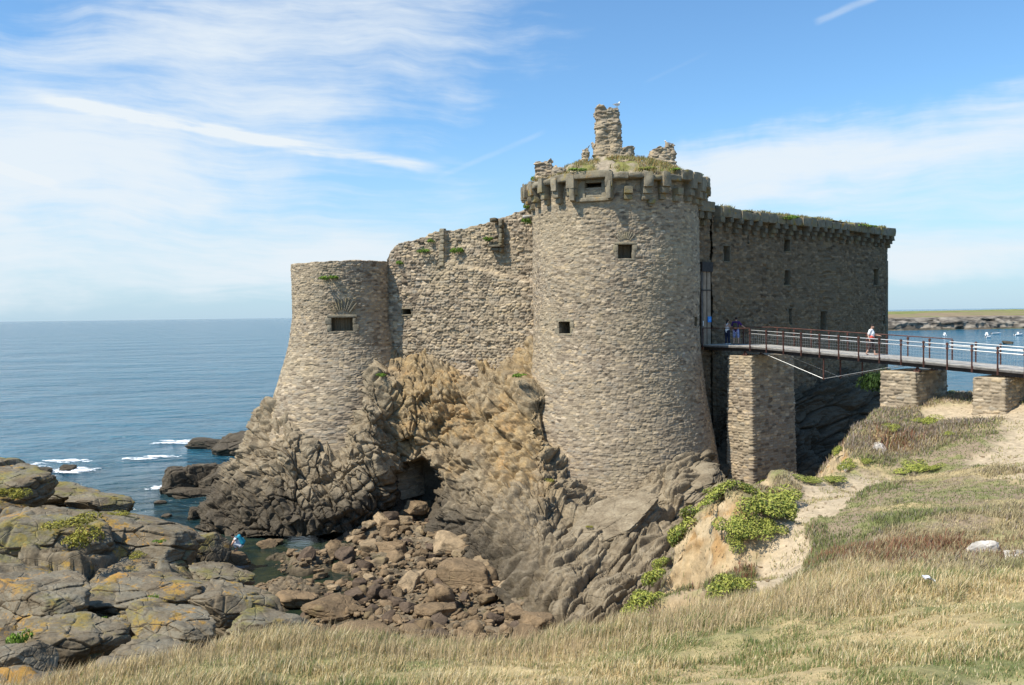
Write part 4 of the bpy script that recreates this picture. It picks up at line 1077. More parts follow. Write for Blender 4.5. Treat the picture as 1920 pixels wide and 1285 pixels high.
def rail(mb, k0, k1, w, dz, r, n=6, step=1.0):
    ks = np.append(np.arange(k0, k1, step), k1)
    for a, b in zip(ks[:-1], ks[1:]): mb.tube(bp(a, w, dz), bp(b, w, dz), r, r, n)
def beam(name, w0, w1, z0, z1, mat, ka=K0, kb=K1):
    c = MB(); ks = np.append(np.arange(ka, kb, 1.0), kb)
    for a, b in zip(ks[:-1], ks[1:]):
        V = [bp(a, w0, z0), bp(b, w0, z0), bp(b, w1, z0), bp(a, w1, z0), bp(a, w0, z1), bp(b, w0, z1), bp(b, w1, z1), bp(a, w1, z1)]
        c.raw(V, [(0, 3, 2, 1), (4, 5, 6, 7), (0, 1, 5, 4), (2, 3, 7, 6)])
    c.build(name, mat, bridge)
beam('edge_beam', -.10, -.02, -.14, -.053, M['plank_dark']); beam('edge_beam', DW+.02, DW+.10, -.14, -.053, M['plank_dark'])
beam('girder', .10, .24, -.34, -.06, M['darksteel']); beam('girder', DW-.24, DW-.10, -.34, -.06, M['darksteel'])
def post(k, w):
    c = MB(); u3 = np.append(BU, 0); n3 = np.append(BN, 0); b = bp(k, w, -.30)
    c.box(b-u3*.035-n3*.012, u3*.07, n3*.024, (0, 0, 1.32)); c.box(b-u3*.012-n3*.05, u3*.024, n3*.10, (0, 0, 1.30))
    c.box(bp(k, w, .69)-u3*.05-n3*.045, u3*.10, n3*.09, (0, 0, .09)); c.box(bp(k, w, .90)-u3*.05-n3*.045, u3*.10, n3*.09, (0, 0, .09))
    return c
ks_f = list(range(0, 19))
for k in ks_f: post(k, -.13).build('post', M['rust'], bridge)
ks_b = [-3.1, -1.9] + [k+0.28 for k in range(0, 19)]
for k in ks_b: post(k, DW+.13).build('post', M['rust'], bridge)
post(-3.1, -.13).build('post', M['rust'], bridge)
for dz in (.93, .73):
    c = MB(); rail(c, 0, K1, -.07, dz, .024); c.build('rail', M['steel'], bridge)
    c = MB(); rail(c, 9.2, K1, DW+.07, dz, .018); c.build('rail', M['steel'], bridge)
c = MB(); rail(c, -3.1, 0, -.13, 1.04, .028); c.build('handrail', M['rust'], bridge)
c = MB(); rail(c, -3.1, 9.3, DW+.13, 1.06, .030); c.build('handrail', M['rust'], bridge)
for w in (DW+.13, -.13):                                   # fine wire infill of the railing
    c = MB()
    for k in np.arange(-3 if w > 0 else 0, 14.5, .13): c.tube(bp(k, w, .03), bp(k, w, .69), .0022, .0022, 3)
    for dz in np.arange(.03, .70, .16): rail(c, -3 if w > 0 else 0, 14.5, w, dz, .0022, 3, 2.0)
    c.build('wire_mesh', M['steel'], bridge)
for w in (.17, DW-.17):                                    # tension rods and struts
    c = MB(); m_ = bp(4.05, w, -1.47); c.tube(bp(.35, w, -.30), m_, .015, .015, 6); c.tube(m_, bp(7.75, w, -.36), .015, .015, 6)
    c.build('tie_rod', M['steel'], bridge)
    c = MB(); c.tube(bp(4.05, w, -.3), m_+np.array([0, 0, .02]), .045, .045, 6); c.ball(m_, .07, 8, 6); c.build('strut', M['rust'], bridge)
c = MB(); c.tube(bp(5.2, DW-.17, -.3), bp(5.2, DW-.17, -1.25), .04, .04, 6); c.build('strut', M['rust'], bridge)
def pier(k, w0, wid, t, top, z0, label, bear=True, seed=1, flare=.03):
    """masonry pier, faces built as displaced rubble; corner c0 nearest the camera"""
    n3 = BN; a3 = -BU
    c0 = B0+BD*k+BN*w0
    per = [(c0+a3*t, -a3, -n3, t), (c0, n3, -a3, wid), (c0+n3*wid, a3, n3, t), (c0+n3*wid+a3*t, -n3, a3, wid)]
    V = []; Fs = []; S = []; J = []; off = 0; ctr = c0+a3*t/2+n3*wid/2
    nz = max(30, int((top-z0)/.045))
    cols = []
    for (o, d_, n_, L_) in per:
        m = max(10, int(L_/.05)); s_ = np.linspace(0, 1, m, endpoint=False)
        for q in s_:
            p = o+d_*L_*q; nn = n_.copy()
            e = min(q*L_, (1-q)*L_)
            if e < .12: nn = (nn*1.0+ (p-ctr)/np.linalg.norm(p-ctr)*(.12-e)/.12*.8); nn = nn/np.linalg.norm(nn)
            cols.append((p, nn))
    nc = len(cols); Pc = np.array([p for p, n in cols]); Nc = np.array([n for p, n in cols])
    zz = np.linspace(z0, top, nz); Zg, Ig = np.meshgrid(zz, np.arange(nc), indexing='ij')
    Pxy = Pc[Ig]; Nn = Nc[Ig]; P = np.concatenate([Pxy, Zg[..., None]], 2).reshape(-1, 3); Nn = Nn.reshape(-1, 2)
    arc = np.concatenate([[0], np.cumsum(np.linalg.norm(np.diff(Pc, axis=0), axis=1))])[Ig].ravel()
    F1, F2, C, ID = cells(np.c_[arc/.40, P[:, 2]/.16+.2*fbm(P*.5, 2)], 900+seed, (.8, .4))
    dd = .07*(ss(F2-F1, .02, .4)*(.4+.9*rnd(ID, 3)))+.05*fbm(P*.8, 3, seed=seed)+flare*(top-P[:, 2])
    P[:, :2] += Nn*dd[:, None]
    idx = np.arange(nz*nc).reshape(nz, nc); nxt = np.roll(idx, -1, 1)
    f = np.stack([idx[:-1], nxt[:-1], nxt[1:], idx[1:]], -1).reshape(-1, 4)
    cap = np.array([[ctr[0], ctr[1], top]]); T = np.stack([idx[-1], nxt[-1], np.full(nc, nz*nc)], 1)
    o = link('bridge_pier', np_mesh('bridge_pier', np.concatenate([P, cap]), [f, T], True, {'stone': np.append(rnd(ID, 2), .9), 'joint': np.append(np.exp(-((F2-F1)/.2)**2), .5)}), M['masonry_pier'])
    tag(o, label, 'bridge pier', 'masonry piers of the footbridge')
    return o
pier(0, 0, 4.1, 1.68, 10.855, .5, 'tall slender stone pier carrying the bridge nearest the round tower', seed=1, flare=.022)
kc = 8.0; d2 = np.array([21.36, 45.2])-(B0+BD*8.9)
def pier_at(c0, wid, t, top, z0, label, seed):
    global B0
    b = B0; B0 = np.array(c0, float); pier(0, 0, wid, t, top, z0, label, seed=seed); B0 = b
pier_at((19.9, 42.1), 3.17, 1.77, 10.37, 5.5, 'short stone pier in the middle of the bridge, beside the heather bank', 2)
pier_at((22.34, 38.68), 3.0, 1.32, 10.29, 6.5, 'low stone pier at the right edge of the photo under the bridge', 3)
pier_at((26.2, 33.6), 3.0, 1.3, 9.9, 6.5, 'landward stone pier under the bridge end beyond the frame', 4)
for (k, zt_) in ((-.5, 10.86), (8.6, 10.37), (13.4, 10.29)):
    for w in (.17, DW-.17):
        c = MB(); b = bp(k, w); u3 = np.append(BU, 0); n3 = np.append(BN, 0); b[2] = zt_
        c.box(b-u3*.16-n3*.14, u3*.32, n3*.28, (0, 0, .05)); h = deck_z(k)-.32-zt_-.05
        c.tube(b+np.array([0, 0, .05])-u3*.1, b+np.array([0, 0, .05+h]), .05, .04, 6); c.tube(b+np.array([0, 0, .05])+u3*.1, b+np.array([0, 0, .05+h]), .05, .04, 6)
        c.build('bearing', M['rust'], bridge)
# blue notice fixed on the gate
a = e_x(1321.2); b = e_x(1327.6); zt_ = plane_u(1324, 594, EA, ed, en)[1]; zb_ = plane_u(1324, 604.5, EA, ed, en)[1]
sg = empty('notice_board', tuple(frg.p(a, .1, zb_))); tag(sg, 'small bright blue notice hung on the timber gate', 'sign')
c = MB(); c.box(frg.p(a, .12, zb_), frg.t*(b-a), frg.n*.03, frg.z*(zt_-zb_)); c.build('panel', M['blue_sign'], sg)
c = MB()
for i, (x0, x1, z) in enumerate([(.15, .5, .78), (.12, .85, .55), (.2, .8, .40), (.25, .7, .22)]):
    c.box(frg.p(a+(b-a)*x0, .151, zb_+(zt_-zb_)*z), frg.t*(b-a)*(x1-x0), frg.n*.006, frg.z*.025)
c.build('marking', plain('pale_blue_paint', (.25, .5, .85), .5), sg)
c = MB(); c.box(frg.p(e_x(1311.6), .14, plane_u(1312, 611, EA, ed, en)[1]), frg.t*.05, frg.n*.03, frg.z*.30); tag(c.build('small_notice', M['white']), 'thin white strip notice on the gate post below the blue board', 'sign')

# ================================================================== ROCKS AND BOULDERS
def rock_mesh(name, seed, n=16, npl=11, fine=1.0, strata=0.0, flat=0.0):
    g = np.linspace(-1, 1, n+1); Vs = []; Qs = []; off = 0
    for ax in range(3):
        for sg_ in (-1, 1):
            A_, B_ = np.meshgrid(np.tan(g*math.pi/4), np.tan(g*math.pi/4)); Cc = np.full_like(A_, sg_)
            o = [None]*3; o[ax] = Cc; o[(ax+1) % 3] = A_; o[(ax+2) % 3] = B_
            q = np.stack([x.ravel() for x in o], 1); f = grid_faces(n+1, n+1)
            if sg_ < 0: f = f[:, ::-1]
            Vs.append(q); Qs.append(f+off); off += len(q)
    D = np.concatenate(Vs); D /= np.linalg.norm(D, axis=1, keepdims=True)
    r_ = np.random.RandomState(seed); pn = r_.normal(size=(npl, 3)); pn /= np.linalg.norm(pn, axis=1, keepdims=True); pd = r_.uniform(.55, 1.0, npl)
    pn = np.concatenate([pn, [[0, 0, 1], [0, 0, -1]]]); pd = np.append(pd, [.72-flat, .6])
    dp = D@pn.T; rr_ = np.where(dp > .08, pd/np.maximum(dp, .08), 9.0); rr_ = np.append(rr_, np.full((len(D), 1), 1.25), 1)
    kx = 45.0 if n < 40 else 80.0; r = -np.log(np.exp(-kx*rr_).sum(1))/kx
    P = D*r[:, None]
    P = P*(1+.06*fine*fbm(P*1.7+seed, 4, seed=seed)[:, None]+.13*fine*planes(P/np.array([.8, .75, .6])+seed, seed)[:, None]+.05*fine*facet(P/np.array([.75, .6, .42])+seed, seed, .6, 1.0, .05)[:, None])
    if n > 40: P = P*(1+.055*planes(P/np.array([.26, .24, .2])+seed, seed+4)[:, None]+.02*planes(P/.1, seed+6)[:, None])
    if strata: P = P*(1+strata*facet((P@rotm(R(12), R(-22), 0))/np.array([1.1, .9, .16])+seed*1.7, seed+3, .6, .6)[:, None])
    return np_mesh(name, P, np.concatenate(Qs), True, {'tone': P[:, 0]*0})
def place_rock(me, mat, px, py, Y, w, d_, h, rz=0, tilt=(0, 0), name='boulder', z=None):
    p = at(px, py, Y)
    if len(me.materials) == 0: me.materials.append(mat)
    o = bpy.data.objects.new(name, me); COL.objects.link(o)
    o.location = (p.x, p.y, p.z if z is None else z); o.scale = (w/2, d_/2, h/2); o.rotation_euler = (tilt[0], tilt[1], rz)
    return o
# foreground outcrop sheet at the left
op = [tuple(at(*p)) for p in [(-200,1300,14.5),(0,1300,15),(200,1300,15.2),(380,1290,15.8),(0,1200,19.5),(120,1200,19.5),(230,1215,19),(330,1235,18.5),(420,1225,20),(520,1215,22),(600,1215,24),
 (-150,1150,24),(0,1110,27),(100,1110,26.5),(170,1130,25.5),(300,1130,27),(400,1150,26.5),(500,1160,28),(0,1040,31),(120,1060,31),(160,1050,33),(260,1090,31.5),(370,1110,31.5),(440,1110,33),
 (-150,960,39),(0,965,38),(100,960,38.5),(220,985,37.5),(320,1030,37),(380,1075,37.5),(0,915,45),(60,925,46),(-150,900,46),(120,948,48),(200,960,49)]]
op += [W_(-18.5, 47, -.2), W_(-15.5, 44, -.6), W_(-14.2, 41.5, -.6), W_(-12.6, 39, -.2), W_(-11, 36, .4), W_(-9, 32, .8), W_(-7.0, 28, 1.6), W_(-4.5, 25, 2.0), W_(-2.5, 22, 3.0), W_(-25, 56, -.8), W_(-33, 58, -.8), W_(-22, 52, -.4), W_(-36, 54, 1.2), W_(-45, 52, 3), W_(-45, 62, -2), W_(-35, 64, -2), W_(-1, 19, 4)]
fo = rbf(op, .5, .01)
xs = np.linspace(-40, 0, 700); ys = np.linspace(13.5, 62, 700); X, Y = np.meshgrid(xs, ys); Z = fo(X, Y)
Po = np.stack([X, Y, Z], 2).reshape(-1, 3)
Pw2 = Po+.5*np.stack([fbm(Po*.7, 3, seed=s) for s in (51, 52, 53)], 1)
Qr = Pw2@rotm(R(10), R(16), R(35))
d = .55*facet(Qr/np.array([3.0, 2.1, 2.0]), 611, .6, .7, .06)+.80*planes(Qr/np.array([2.4, 1.8, 1.5]), 614)+.30*planes(Qr/np.array([.9, .7, .6]), 612)+.09*planes(Qr/np.array([.35, .3, .2]), 613)+.08*fbm(Po*1.1, 4, seed=55)
Po[:, 2] += d-.02
keep = (Po[:, 2].reshape(X.shape) > -1.3); fm = keep[:-1, :-1] & keep[1:, 1:]
outc = link('rock_outcrop', np_mesh('rock_outcrop', Po, grid_faces(700, 700, fm), True, {'tone': Po[:, 0]*0}), M['lichen'])
tag(outc, 'lichen covered bedrock slope between the grass and the cove', kind='structure')
hero = [rock_mesh('hero_rock_%d' % s, 70+s, 80, 8, 1.2, .014) for s in range(5)]
HR = [ # px, py, Y, w, d, h, rz, tilt, variant, label
 (222,1022,37.5,5.6,6.0,3.0,R(25),(R(-6),R(15)),0,'big pale slab with yellow lichen above the dark cleft'),
 (60,1030,34.5,5.0,4.6,3.0,R(-15),(R(-4),R(8)),1,'broad brown slab at the left edge of the photo'),
 (10,912,46,4.0,4.0,2.4,R(10),(0,R(10)),2,'rounded grassy rock at the left edge near the sea'),
 (10,888,51,3.2,3.0,2.2,R(40),(0,R(10)),3,'dark brown rock, furthest of the left bank'),
 (105,930,52,4.4,3.2,1.5,R(0),(0,R(6)),4,'low dark rock beside the sea at the left'),
 (190,948,50,3.0,2.4,1.3,R(10),(0,R(10)),1,'dark rounded rock end jutting in the sea'),
 (384,1036,43.8,2.1,2.4,2.2,R(8),(0,0),3,'dark flat topped block standing at the pool edge'),
 (262,1130,27.5,3.9,3.0,2.2,R(12),(R(-8),R(12)),2,'angular rock with orange lichen patch in the middle of the left bank'),
 (70,1145,24.0,2.9,2.6,2.0,R(-10),(0,R(5)),0,'large grey rock below the brown slab'),
 (412,1088,34.5,2.3,2.0,1.2,R(10),(0,R(12)),4,'grey striped boulder above the pool channel'),
 (430,1150,27,2.7,2.2,1.7,R(-8),(R(-5),R(14)),1,'smooth blue grey rock sloping to the beach'),
 (520,1185,25.5,2.2,1.9,1.1,R(5),(R(-4),R(12)),3,'low blue grey rock behind the dry grass'),
 (135,1212,18.6,2.0,1.7,1.3,R(14),(0,R(4)),4,'blocky rock with orange lichen nearest the camera'),
 (318,1188,20.6,2.1,1.8,1.25,R(-12),(R(-6),R(10)),0,'split grey boulder just above the dry grass'),
 (272,1232,18.0,1.5,1.1,.75,R(6),(0,R(8)),2,'small grey boulder touching the dry grass'),
 (48,1243,16.8,1.0,.9,.8,R(30),(0,0),3,'small dark boulder at the lower left corner'),
 (226,1180,20.8,.75,.7,.65,R(10),(0,0),1,'small square stone wedged between two big rocks')]
for (px_, py_, Y_, w, d_, h, rz, tl, v, lb) in HR:
    tag(place_rock(hero[v], M['lichen'], px_, py_, Y_, w*1.1, d_*1.1, h*1.15, rz, tl), lb, 'rock')
M['reef'] = M['rock']
SR = [ # sea and cliff foot rocks
 (352,888,67,3.6,3.2,2.7,R(25),3,'left knob of the long brown reef left of the cliff foot'),
 (385,888,67.5,3.6,3.6,2.9,R(70),0,'middle knob of the long brown reef left of the cliff foot'),
 (420,880,67.5,3.6,3.6,3.2,R(-35),2,'right knob of the long brown reef left of the cliff foot'),
 (358,922,64.5,3.2,2.0,.8,R(0),1,'low flat rock at the foot of the long reef'),
 (445,806,86,5.0,5.0,2.9,R(10),2,'dark rock point in the sea behind the corner tower'),
 (395,824,89,4.2,3.0,1.3,R(0),3,'black low rock end washed by white surf'),
 (505,782,64,2.6,2.4,3.0,R(20),4,'grey crag against the foot of the corner tower'),
 (374,964,57.5,1.4,1.2,1.1,R(30),3,'small dark rock in the water left of the cliff'),
 (82,884,75.5,1.4,1.2,.7,R(10),0,'left of two dark wave washed rocks'),
 (124,880,76.5,1.6,1.3,.8,R(50),2,'right of two dark wave washed rocks'),
 (301,949,62,.8,.7,.35,R(10),1,'tiny dark rock in the middle of the inlet'),
 (340,931,64,1.4,.8,.25,R(0),4,'flat brown rock awash in the inlet'),
 (312,972,58,.7,.5,.3,R(0),2,'small rock awash near the left bank'),
 (1889,646,320,3.6,3.0,1.6,R(0),0,'small brown rock in the bay among the boats')]
sea_h = [h_.copy() for h_ in hero]
for h_ in sea_h: h_.materials.clear()
for (px_, py_, Y_, w, d_, h, rz, v, lb) in SR:
    tag(place_rock(sea_h[v], M['rock'], px_, py_, Y_, w, d_, h*1.5, rz, (0, R(6)), name='sea_rock', z=h*.12), lb, 'sea rock')
BR = [
 (500,1010,50,1.15,.9,.75,0,1,'pale rounded boulder at the edge of the tidal pool'),
 (523,1010,50.5,.6,.5,.4,0,2,'smaller boulder beside the pale rounded one'),
 (444,1048,45.6,1.5,1.3,.8,R(20),0,'dark boulder in the pool under the crouching person'),
 (727,1037,47.3,1.75,1.3,1.6,R(25),3,'large orange brown block in the boulder field'),
 (878,1084,40.3,2.7,2.0,1.8,R(-8),0,'big dark slab boulder shading its right side'),
 (820,1148,36.4,1.75,1.4,.95,R(10),4,'large tan block at the front of the boulder field'),
 (648,1068,45.2,1.2,1.0,.95,R(40),2,'upright brown block left of the boulder field'),
 (778,952,53,1.4,1.2,1.1,R(0),3,'grey boulder at the mouth of the cave'),
 (620,1140,38,2.6,1.9,1.1,R(8),1,'low rounded rock hump behind the dry grass'),
 (560,1125,39.5,1.9,1.5,.9,R(-12),4,'striped grey brown hump at the left of the beach'),
 (700,1190,34.2,2.2,1.6,.9,R(12),0,'dark broken rock close to the dry grass'),
 (1005,1165,33.5,1.3,1.0,.8,R(20),3,'dark boulder leaning on the foot of the layered rock')]
bm_ = [rock_mesh('field_boulder_%d' % s, 20+s, 12, 9, 1.0) for s in range(12)]
bm2 = [rock_mesh('large_boulder_%d' % s, 40+s, 30, 8, 1.0, .02) for s in range(5)]
for (px_, py_, Y_, w, d_, h, rz, v, lb) in BR:
    p = at(px_, py_, Y_)
    tag(place_rock(bm2[v], M['boulder'], px_, py_, Y_, w, d_, h, rz, (0, R(8)), z=(.12 if px_ in (500, 523) else None)), lb, 'boulder')
bmc = []
for mt in ('boulder', 'boulder_tan', 'boulder_dark'):
    L_ = []
    for q_ in bm_:
        c_ = q_.copy(); c_.materials.append(M[mt]); L_.append(c_)
    bmc.append(L_)
rs = random.Random(77); placed = []; nb = 0; tries = 0
while nb < 275 and tries < 60000:
    tries += 1
    x = rs.uniform(-11.5, 4.5); y = rs.uniform(31, 54)
    u = x/y*F+960; z = float(shore_f(x, y)); v_ = 590+(EYE-z)/y*F
    # boulder field outline in plan
    if not (u > 560 and u < 1030 and v_ > 950 and v_ < 1215): continue
    if u < 650 and v_ < 1015 and rs.random() < .75: continue
    if u < 640 and rs.random() < .6: continue
    if u > 900+ (v_-1060)*.75: continue
    s = min(1.5, .30*math.exp(rs.gauss(.40, .5)))
    if any((x-a)**2+(y-b)**2 < (.40*(s+c_))**2 for a, b, c_ in placed): continue
    placed.append((x, y, s)); nb += 1
    cl_i = rs.choice((0, 0, 1, 2)) if v_ < 1120 else rs.choice((0, 0, 2)); o = bpy.data.objects.new('boulder', bmc[cl_i][nb % 12])
    COL.objects.link(o); o.location = (x, y, z+s*.24); k_ = rs.uniform(.75, 1.3)
    o.scale = (s*.72*k_, s*.6, s*rs.uniform(.42, .66)); o.rotation_euler = (rs.gauss(0, .3), rs.gauss(0, .3), rs.uniform(0, 6.3))
    sz = 'small' if s < .42 else ('middling' if s < .72 else 'large'); hu = ('brown', 'pale tan', 'dark')[cl_i]
    row = 'just behind the dry grass' if v_ > 1150 else ('in the near half of the beach' if v_ > 1090 else ('in the middle of the beach' if v_ > 1030 else 'at the back under the cliff'))
    colm = 'towards the tidal pool' if u < 680 else ('below the cave' if u < 810 else 'beside the layered rock')
    tag(o, '%s %s boulder %s, %s' % (sz, hu, row, colm), 'boulder', 'boulders strewn on the beach below the cliff')
# cobbles nobody could count
def scatter_mesh(name, proto, pts, mat, attrs=None):
    n = len(proto.vertices); co = np.zeros(n*3, np.float32); proto.vertices.foreach_get('co', co); co = co.reshape(-1, 3)
    q = np.array([tuple(p.vertices) for p in proto.polygons])
    V = []; Q = []
    for i, (x, y, z, s, a) in enumerate(pts):
        ca, sa = math.cos(a), math.sin(a); c_ = co*np.array([s, s*.8, s*.55]); V.append(np.stack([c_[:, 0]*ca-c_[:, 1]*sa+x, c_[:, 0]*sa+c_[:, 1]*ca+y, c_[:, 2]+z], 1)); Q.append(q+i*n)
    V = np.concatenate(V)
    return link(name, np_mesh(name, V, np.concatenate(Q), True, {'tone': V[:, 0]*0}), mat)
small = rock_mesh('cobble_proto', 91, 3, 7, 1.0); pts = []
tries = 0
while len(pts) < 2600 and tries < 90000:
    tries += 1
    x = rs.uniform(-13, 6); y = rs.uniform(30, 55); z = float(fs(np.array([x]), np.array([y]))[0]) if True else 0
    if z < .05: continue
    pts.append((x, y, z+.10, .09*math.exp(rs.gauss(.2, .45)), rs.uniform(0, 6.3)))
tag(scatter_mesh('cobbles', small, pts, M['boulder']), 'loose cobbles between the boulders on the beach', 'cobbles', None, 'stuff')
tag(place_rock(rock_mesh('slab_rock', 314, 110, 7, 1.2, .035, .1), M['rock'], 1236, 928, 45.0, 6.2, 3.4, 2.3, R(14), (R(14), R(-17)), name='rock_slab'), 'big smooth tilted slab leaning against the foot of the round tower', 'rock')
tag(place_rock(rock_mesh('slab_rock', 317, 110, 7, 1.2, .035, .1), M['rock'], 1150, 985, 41.0, 5.4, 2.6, 1.7, R(10), (R(20), R(-20)), name='rock_slab'), 'long grey rib of rock below the tilted slab', 'rock')
# pale rocks in the turf
qz = [h_.copy() for h_ in hero]
for h_ in qz: h_.materials.clear()
for (px_, py_, Y_, w, d_, h, v, lb) in [(1843,1037,15.6,.62,.4,.46,0,'white streaked rock poking out of the reddish turf'), (1898,1046,15.2,.5,.4,.22,2,'flat pale rock at the right edge of the turf'),
        (1640,858,36.9,2.0,1.6,1.3,1,'pale rock face under the heather bank'), (1612,880,35.6,1.6,1.3,1.0,3,'small pale rock at the foot of the heather bank'), (1340,960,27.2,1.2,1.0,1.0,4,'brown rock at the top of the sandy bank')]:
    if px_ == 1340: qz[v] = hero[v].copy(); qz[v].materials.clear()
    tag(place_rock(qz[v], M['boulder_tan'] if px_ == 1340 else M['quartz'], px_, py_, Y_, w, d_, h, R(20), (0, R(-10))), lb, 'rock')
# ================================================================== PLANTS
def clump_mesh(name, seed, n, leaf, cols, tip=None, up=.5, lobes=6):
    r_ = np.random.RandomState(seed)
    lc = r_.uniform(-.55, .55, (lobes, 3)); lc[:, 2] = np.abs(lc[:, 2])*.5; lr = r_.uniform(.32, .62, lobes)
    li = r_.randint(0, lobes, n); dr = r_.normal(size=(n, 3)); dr /= np.linalg.norm(dr, axis=1, keepdims=True); dr[:, 2] = np.abs(dr[:, 2])*1.0
    rad = lr[li]*r_.uniform(.55, 1.0, n)**.5
    P = lc[li]+dr*rad[:, None]*np.array([1, 1, .75]); P[:, 2] *= .8
    nn = dr+r_.normal(size=(n, 3))*.55; nn[:, 2] += up; nn /= np.linalg.norm(nn, axis=1, keepdims=True)
    t = np.cross(nn, r_.normal(size=(n, 3))); t /= np.linalg.norm(t, axis=1, keepdims=True); b = np.cross(nn, t)
    s = leaf*r_.uniform(.6, 1.3, n)[:, None]
    V = np.stack([P-t*s, P-b*s*.45+nn*s*.15, P+t*s, P+b*s*.45+nn*s*.15], 1).reshape(-1, 3)
    Q = np.arange(n*4).reshape(n, 4)
    ci = r_.randint(0, len(cols), n); c = np.array(cols)[ci]*r_.uniform(.75, 1.25, (n, 1))
    if tip is not None:
        m = (rad/lr[li] > .82) & (dr[:, 2] > .25) & (r_.rand(n) < .75); c[m] = np.array(tip)*r_.uniform(.8, 1.2, (m.sum(), 1))
    me = np_mesh(name, V, Q, False, {'Col': np.repeat(np.clip(c, 0, 1), 4, axis=0)}); me.materials.append(M['leaf']); return me
YG = [(.15, .20, .04), (.21, .25, .05), (.09, .13, .03), (.16, .13, .07)]; GR = [(.06, .125, .02), (.09, .17, .025), (.13, .21, .03)]; OL = [(.17, .16, .03), (.22, .20, .035), (.12, .12, .03)]; HE = [(.15, .10, .075), (.20, .13, .10), (.12, .10, .05)]
cy = [clump_mesh('samphire_mesh', 1+i, 1500, .056, YG, (.40, .41, .09)) for i in range(3)]
cg = [clump_mesh('wall_plant_mesh', 11+i, 520, .10, GR, (.22, .33, .05), .3) for i in range(3)]
co_ = [clump_mesh('gorse_mesh', 21+i, 800, .07, OL, (.35, .32, .06)) for i in range(2)]
ch = [clump_mesh('heather_mesh', 31+i, 1100, .05, HE, (.30, .22, .23)) for i in range(2)]
ci_ = [clump_mesh('ivy_mesh', 41, 1500, .05, [(.03, .06, .015), (.05, .09, .02)], None, .1)]
def plant(me, px_, py_, Y_, w, h, label, group=None, name='samphire_clump', cat='plant', onland=False, rz=None, zf=None):
    if onland:
        x, y, z = land_pt(px_, py_, Y_); kk = land_idx(x, y); nv = nl[kk]; x, y, z = np.array([x, y, z])+nv*h*.10
    else:
        p = at(px_, py_, Y_); x, y, z = p
        if zf: z = zf
    o = bpy.data.objects.new(name, me); COL.objects.link(o); o.location = (x, y, z); o.scale = (w/2/.9, w/2/.9, h/.85); o.rotation_euler = (0, 0, rz if rz is not None else (px_*7.3) % 6.28)
    if onland:
        o.rotation_mode = 'QUATERNION'; o.rotation_quaternion = Vector((0, 0, 1)).rotation_difference(Vector(nv).lerp(Vector((0, 0, 1)), .35)) @ Matrix.Rotation((px_*7.3) % 6.28, 3, 'Z').to_quaternion()
    return tag(o, label, cat, group)
G1 = 'plants rooted in the castle masonry'
curY = lambda px_: float((WA@wnn)/(ray(px_, 500).x*wnn[0]+ray(px_, 500).y*wnn[1])*ray(px_, 500).y)
for (x, y, Y_, w, h, lb) in [(617,524,56.3,1.25,.55,'bushy green plant near the top of the corner tower'),(553,522,59.6,.35,.4,'tiny plant on the left rim of the corner tower'),
    (749,496,curY(749)-.2,.5,.55,'small green plant low on the curtain wall left end'),(797,474,curY(797)-.2,.95,.6,'green plant below the rounded wall top'),(806,455,curY(806)-.2,.6,.5,'small plant on the step of the wall top'),
    (857,474,curY(857)-.1,.9,.75,'round bright green plant right of the wall joint'),(916,452,curY(916)-.35,.7,.45,'green tuft on the broken ledge'),(989,392,53.6,.55,.75,'green plant above the timber stub'),(987,420,53.5,.62,.75,'green plant hanging below the timber stub'),
    (1001,318,52.3,.45,.65,'green plant on the left edge of the tower ring'),(1082,312,48.9,1.1,.35,'green tuft on the ring above the gun port'),(1218,304,48.9,1.5,.4,'yellow green mat on the ring below the rubble mound'),
    (1262,309,49.5,1.1,.4,'dark green mat on the ring right of centre'),(1305,318,51.3,.9,.35,'green mat at the right edge of the ring'),(1476,413,58.6,1.6,.5,'green mat on the top of the shaded wall, left of two'),(1612,430,66.0,2.4,.5,'yellow green mat on the top of the shaded wall near its end'),(1396,409,56.2,.8,.3,'small mat on the shaded wall top near the tower')]:
    me = cg[int(x) % 3] if x != 1218 else cy[0]
    plant(me, x, y, Y_, w, h, lb, G1, 'wall_plant', zf=21.6 if y < 330 and x > 1000 and x < 1310 else None)
for (x, y, Y_, w, h, me, lb) in [(715,706,54.7,.7,.35,cg[0],'small green tuft on the rock beside the corner tower'),(972,708,50.4,.9,.45,cg[1],'green tuft on ochre rock left of the round tower'),
    (1030,904,45.2,.55,.3,co_[0],'olive tuft at the foot of the round tower'),(1190,970,41.6,.55,.35,co_[1],'lower of two green tufts on the layered rock'),(1220,955,42.6,.7,.4,co_[0],'upper of two green tufts on the layered rock'),(1105,990,40.4,.4,.22,co_[1],'tiny tuft in a crack of the layered rock'),
    (1648,735,52,2.4,2.6,ci_[0],'dark ivy hanging behind the middle pier')]:
    plant(me, x, y, Y_, w, h, lb, 'plants on the cliff' , 'rock_plant')
G2 = 'yellow green samphire on the sandy bank'
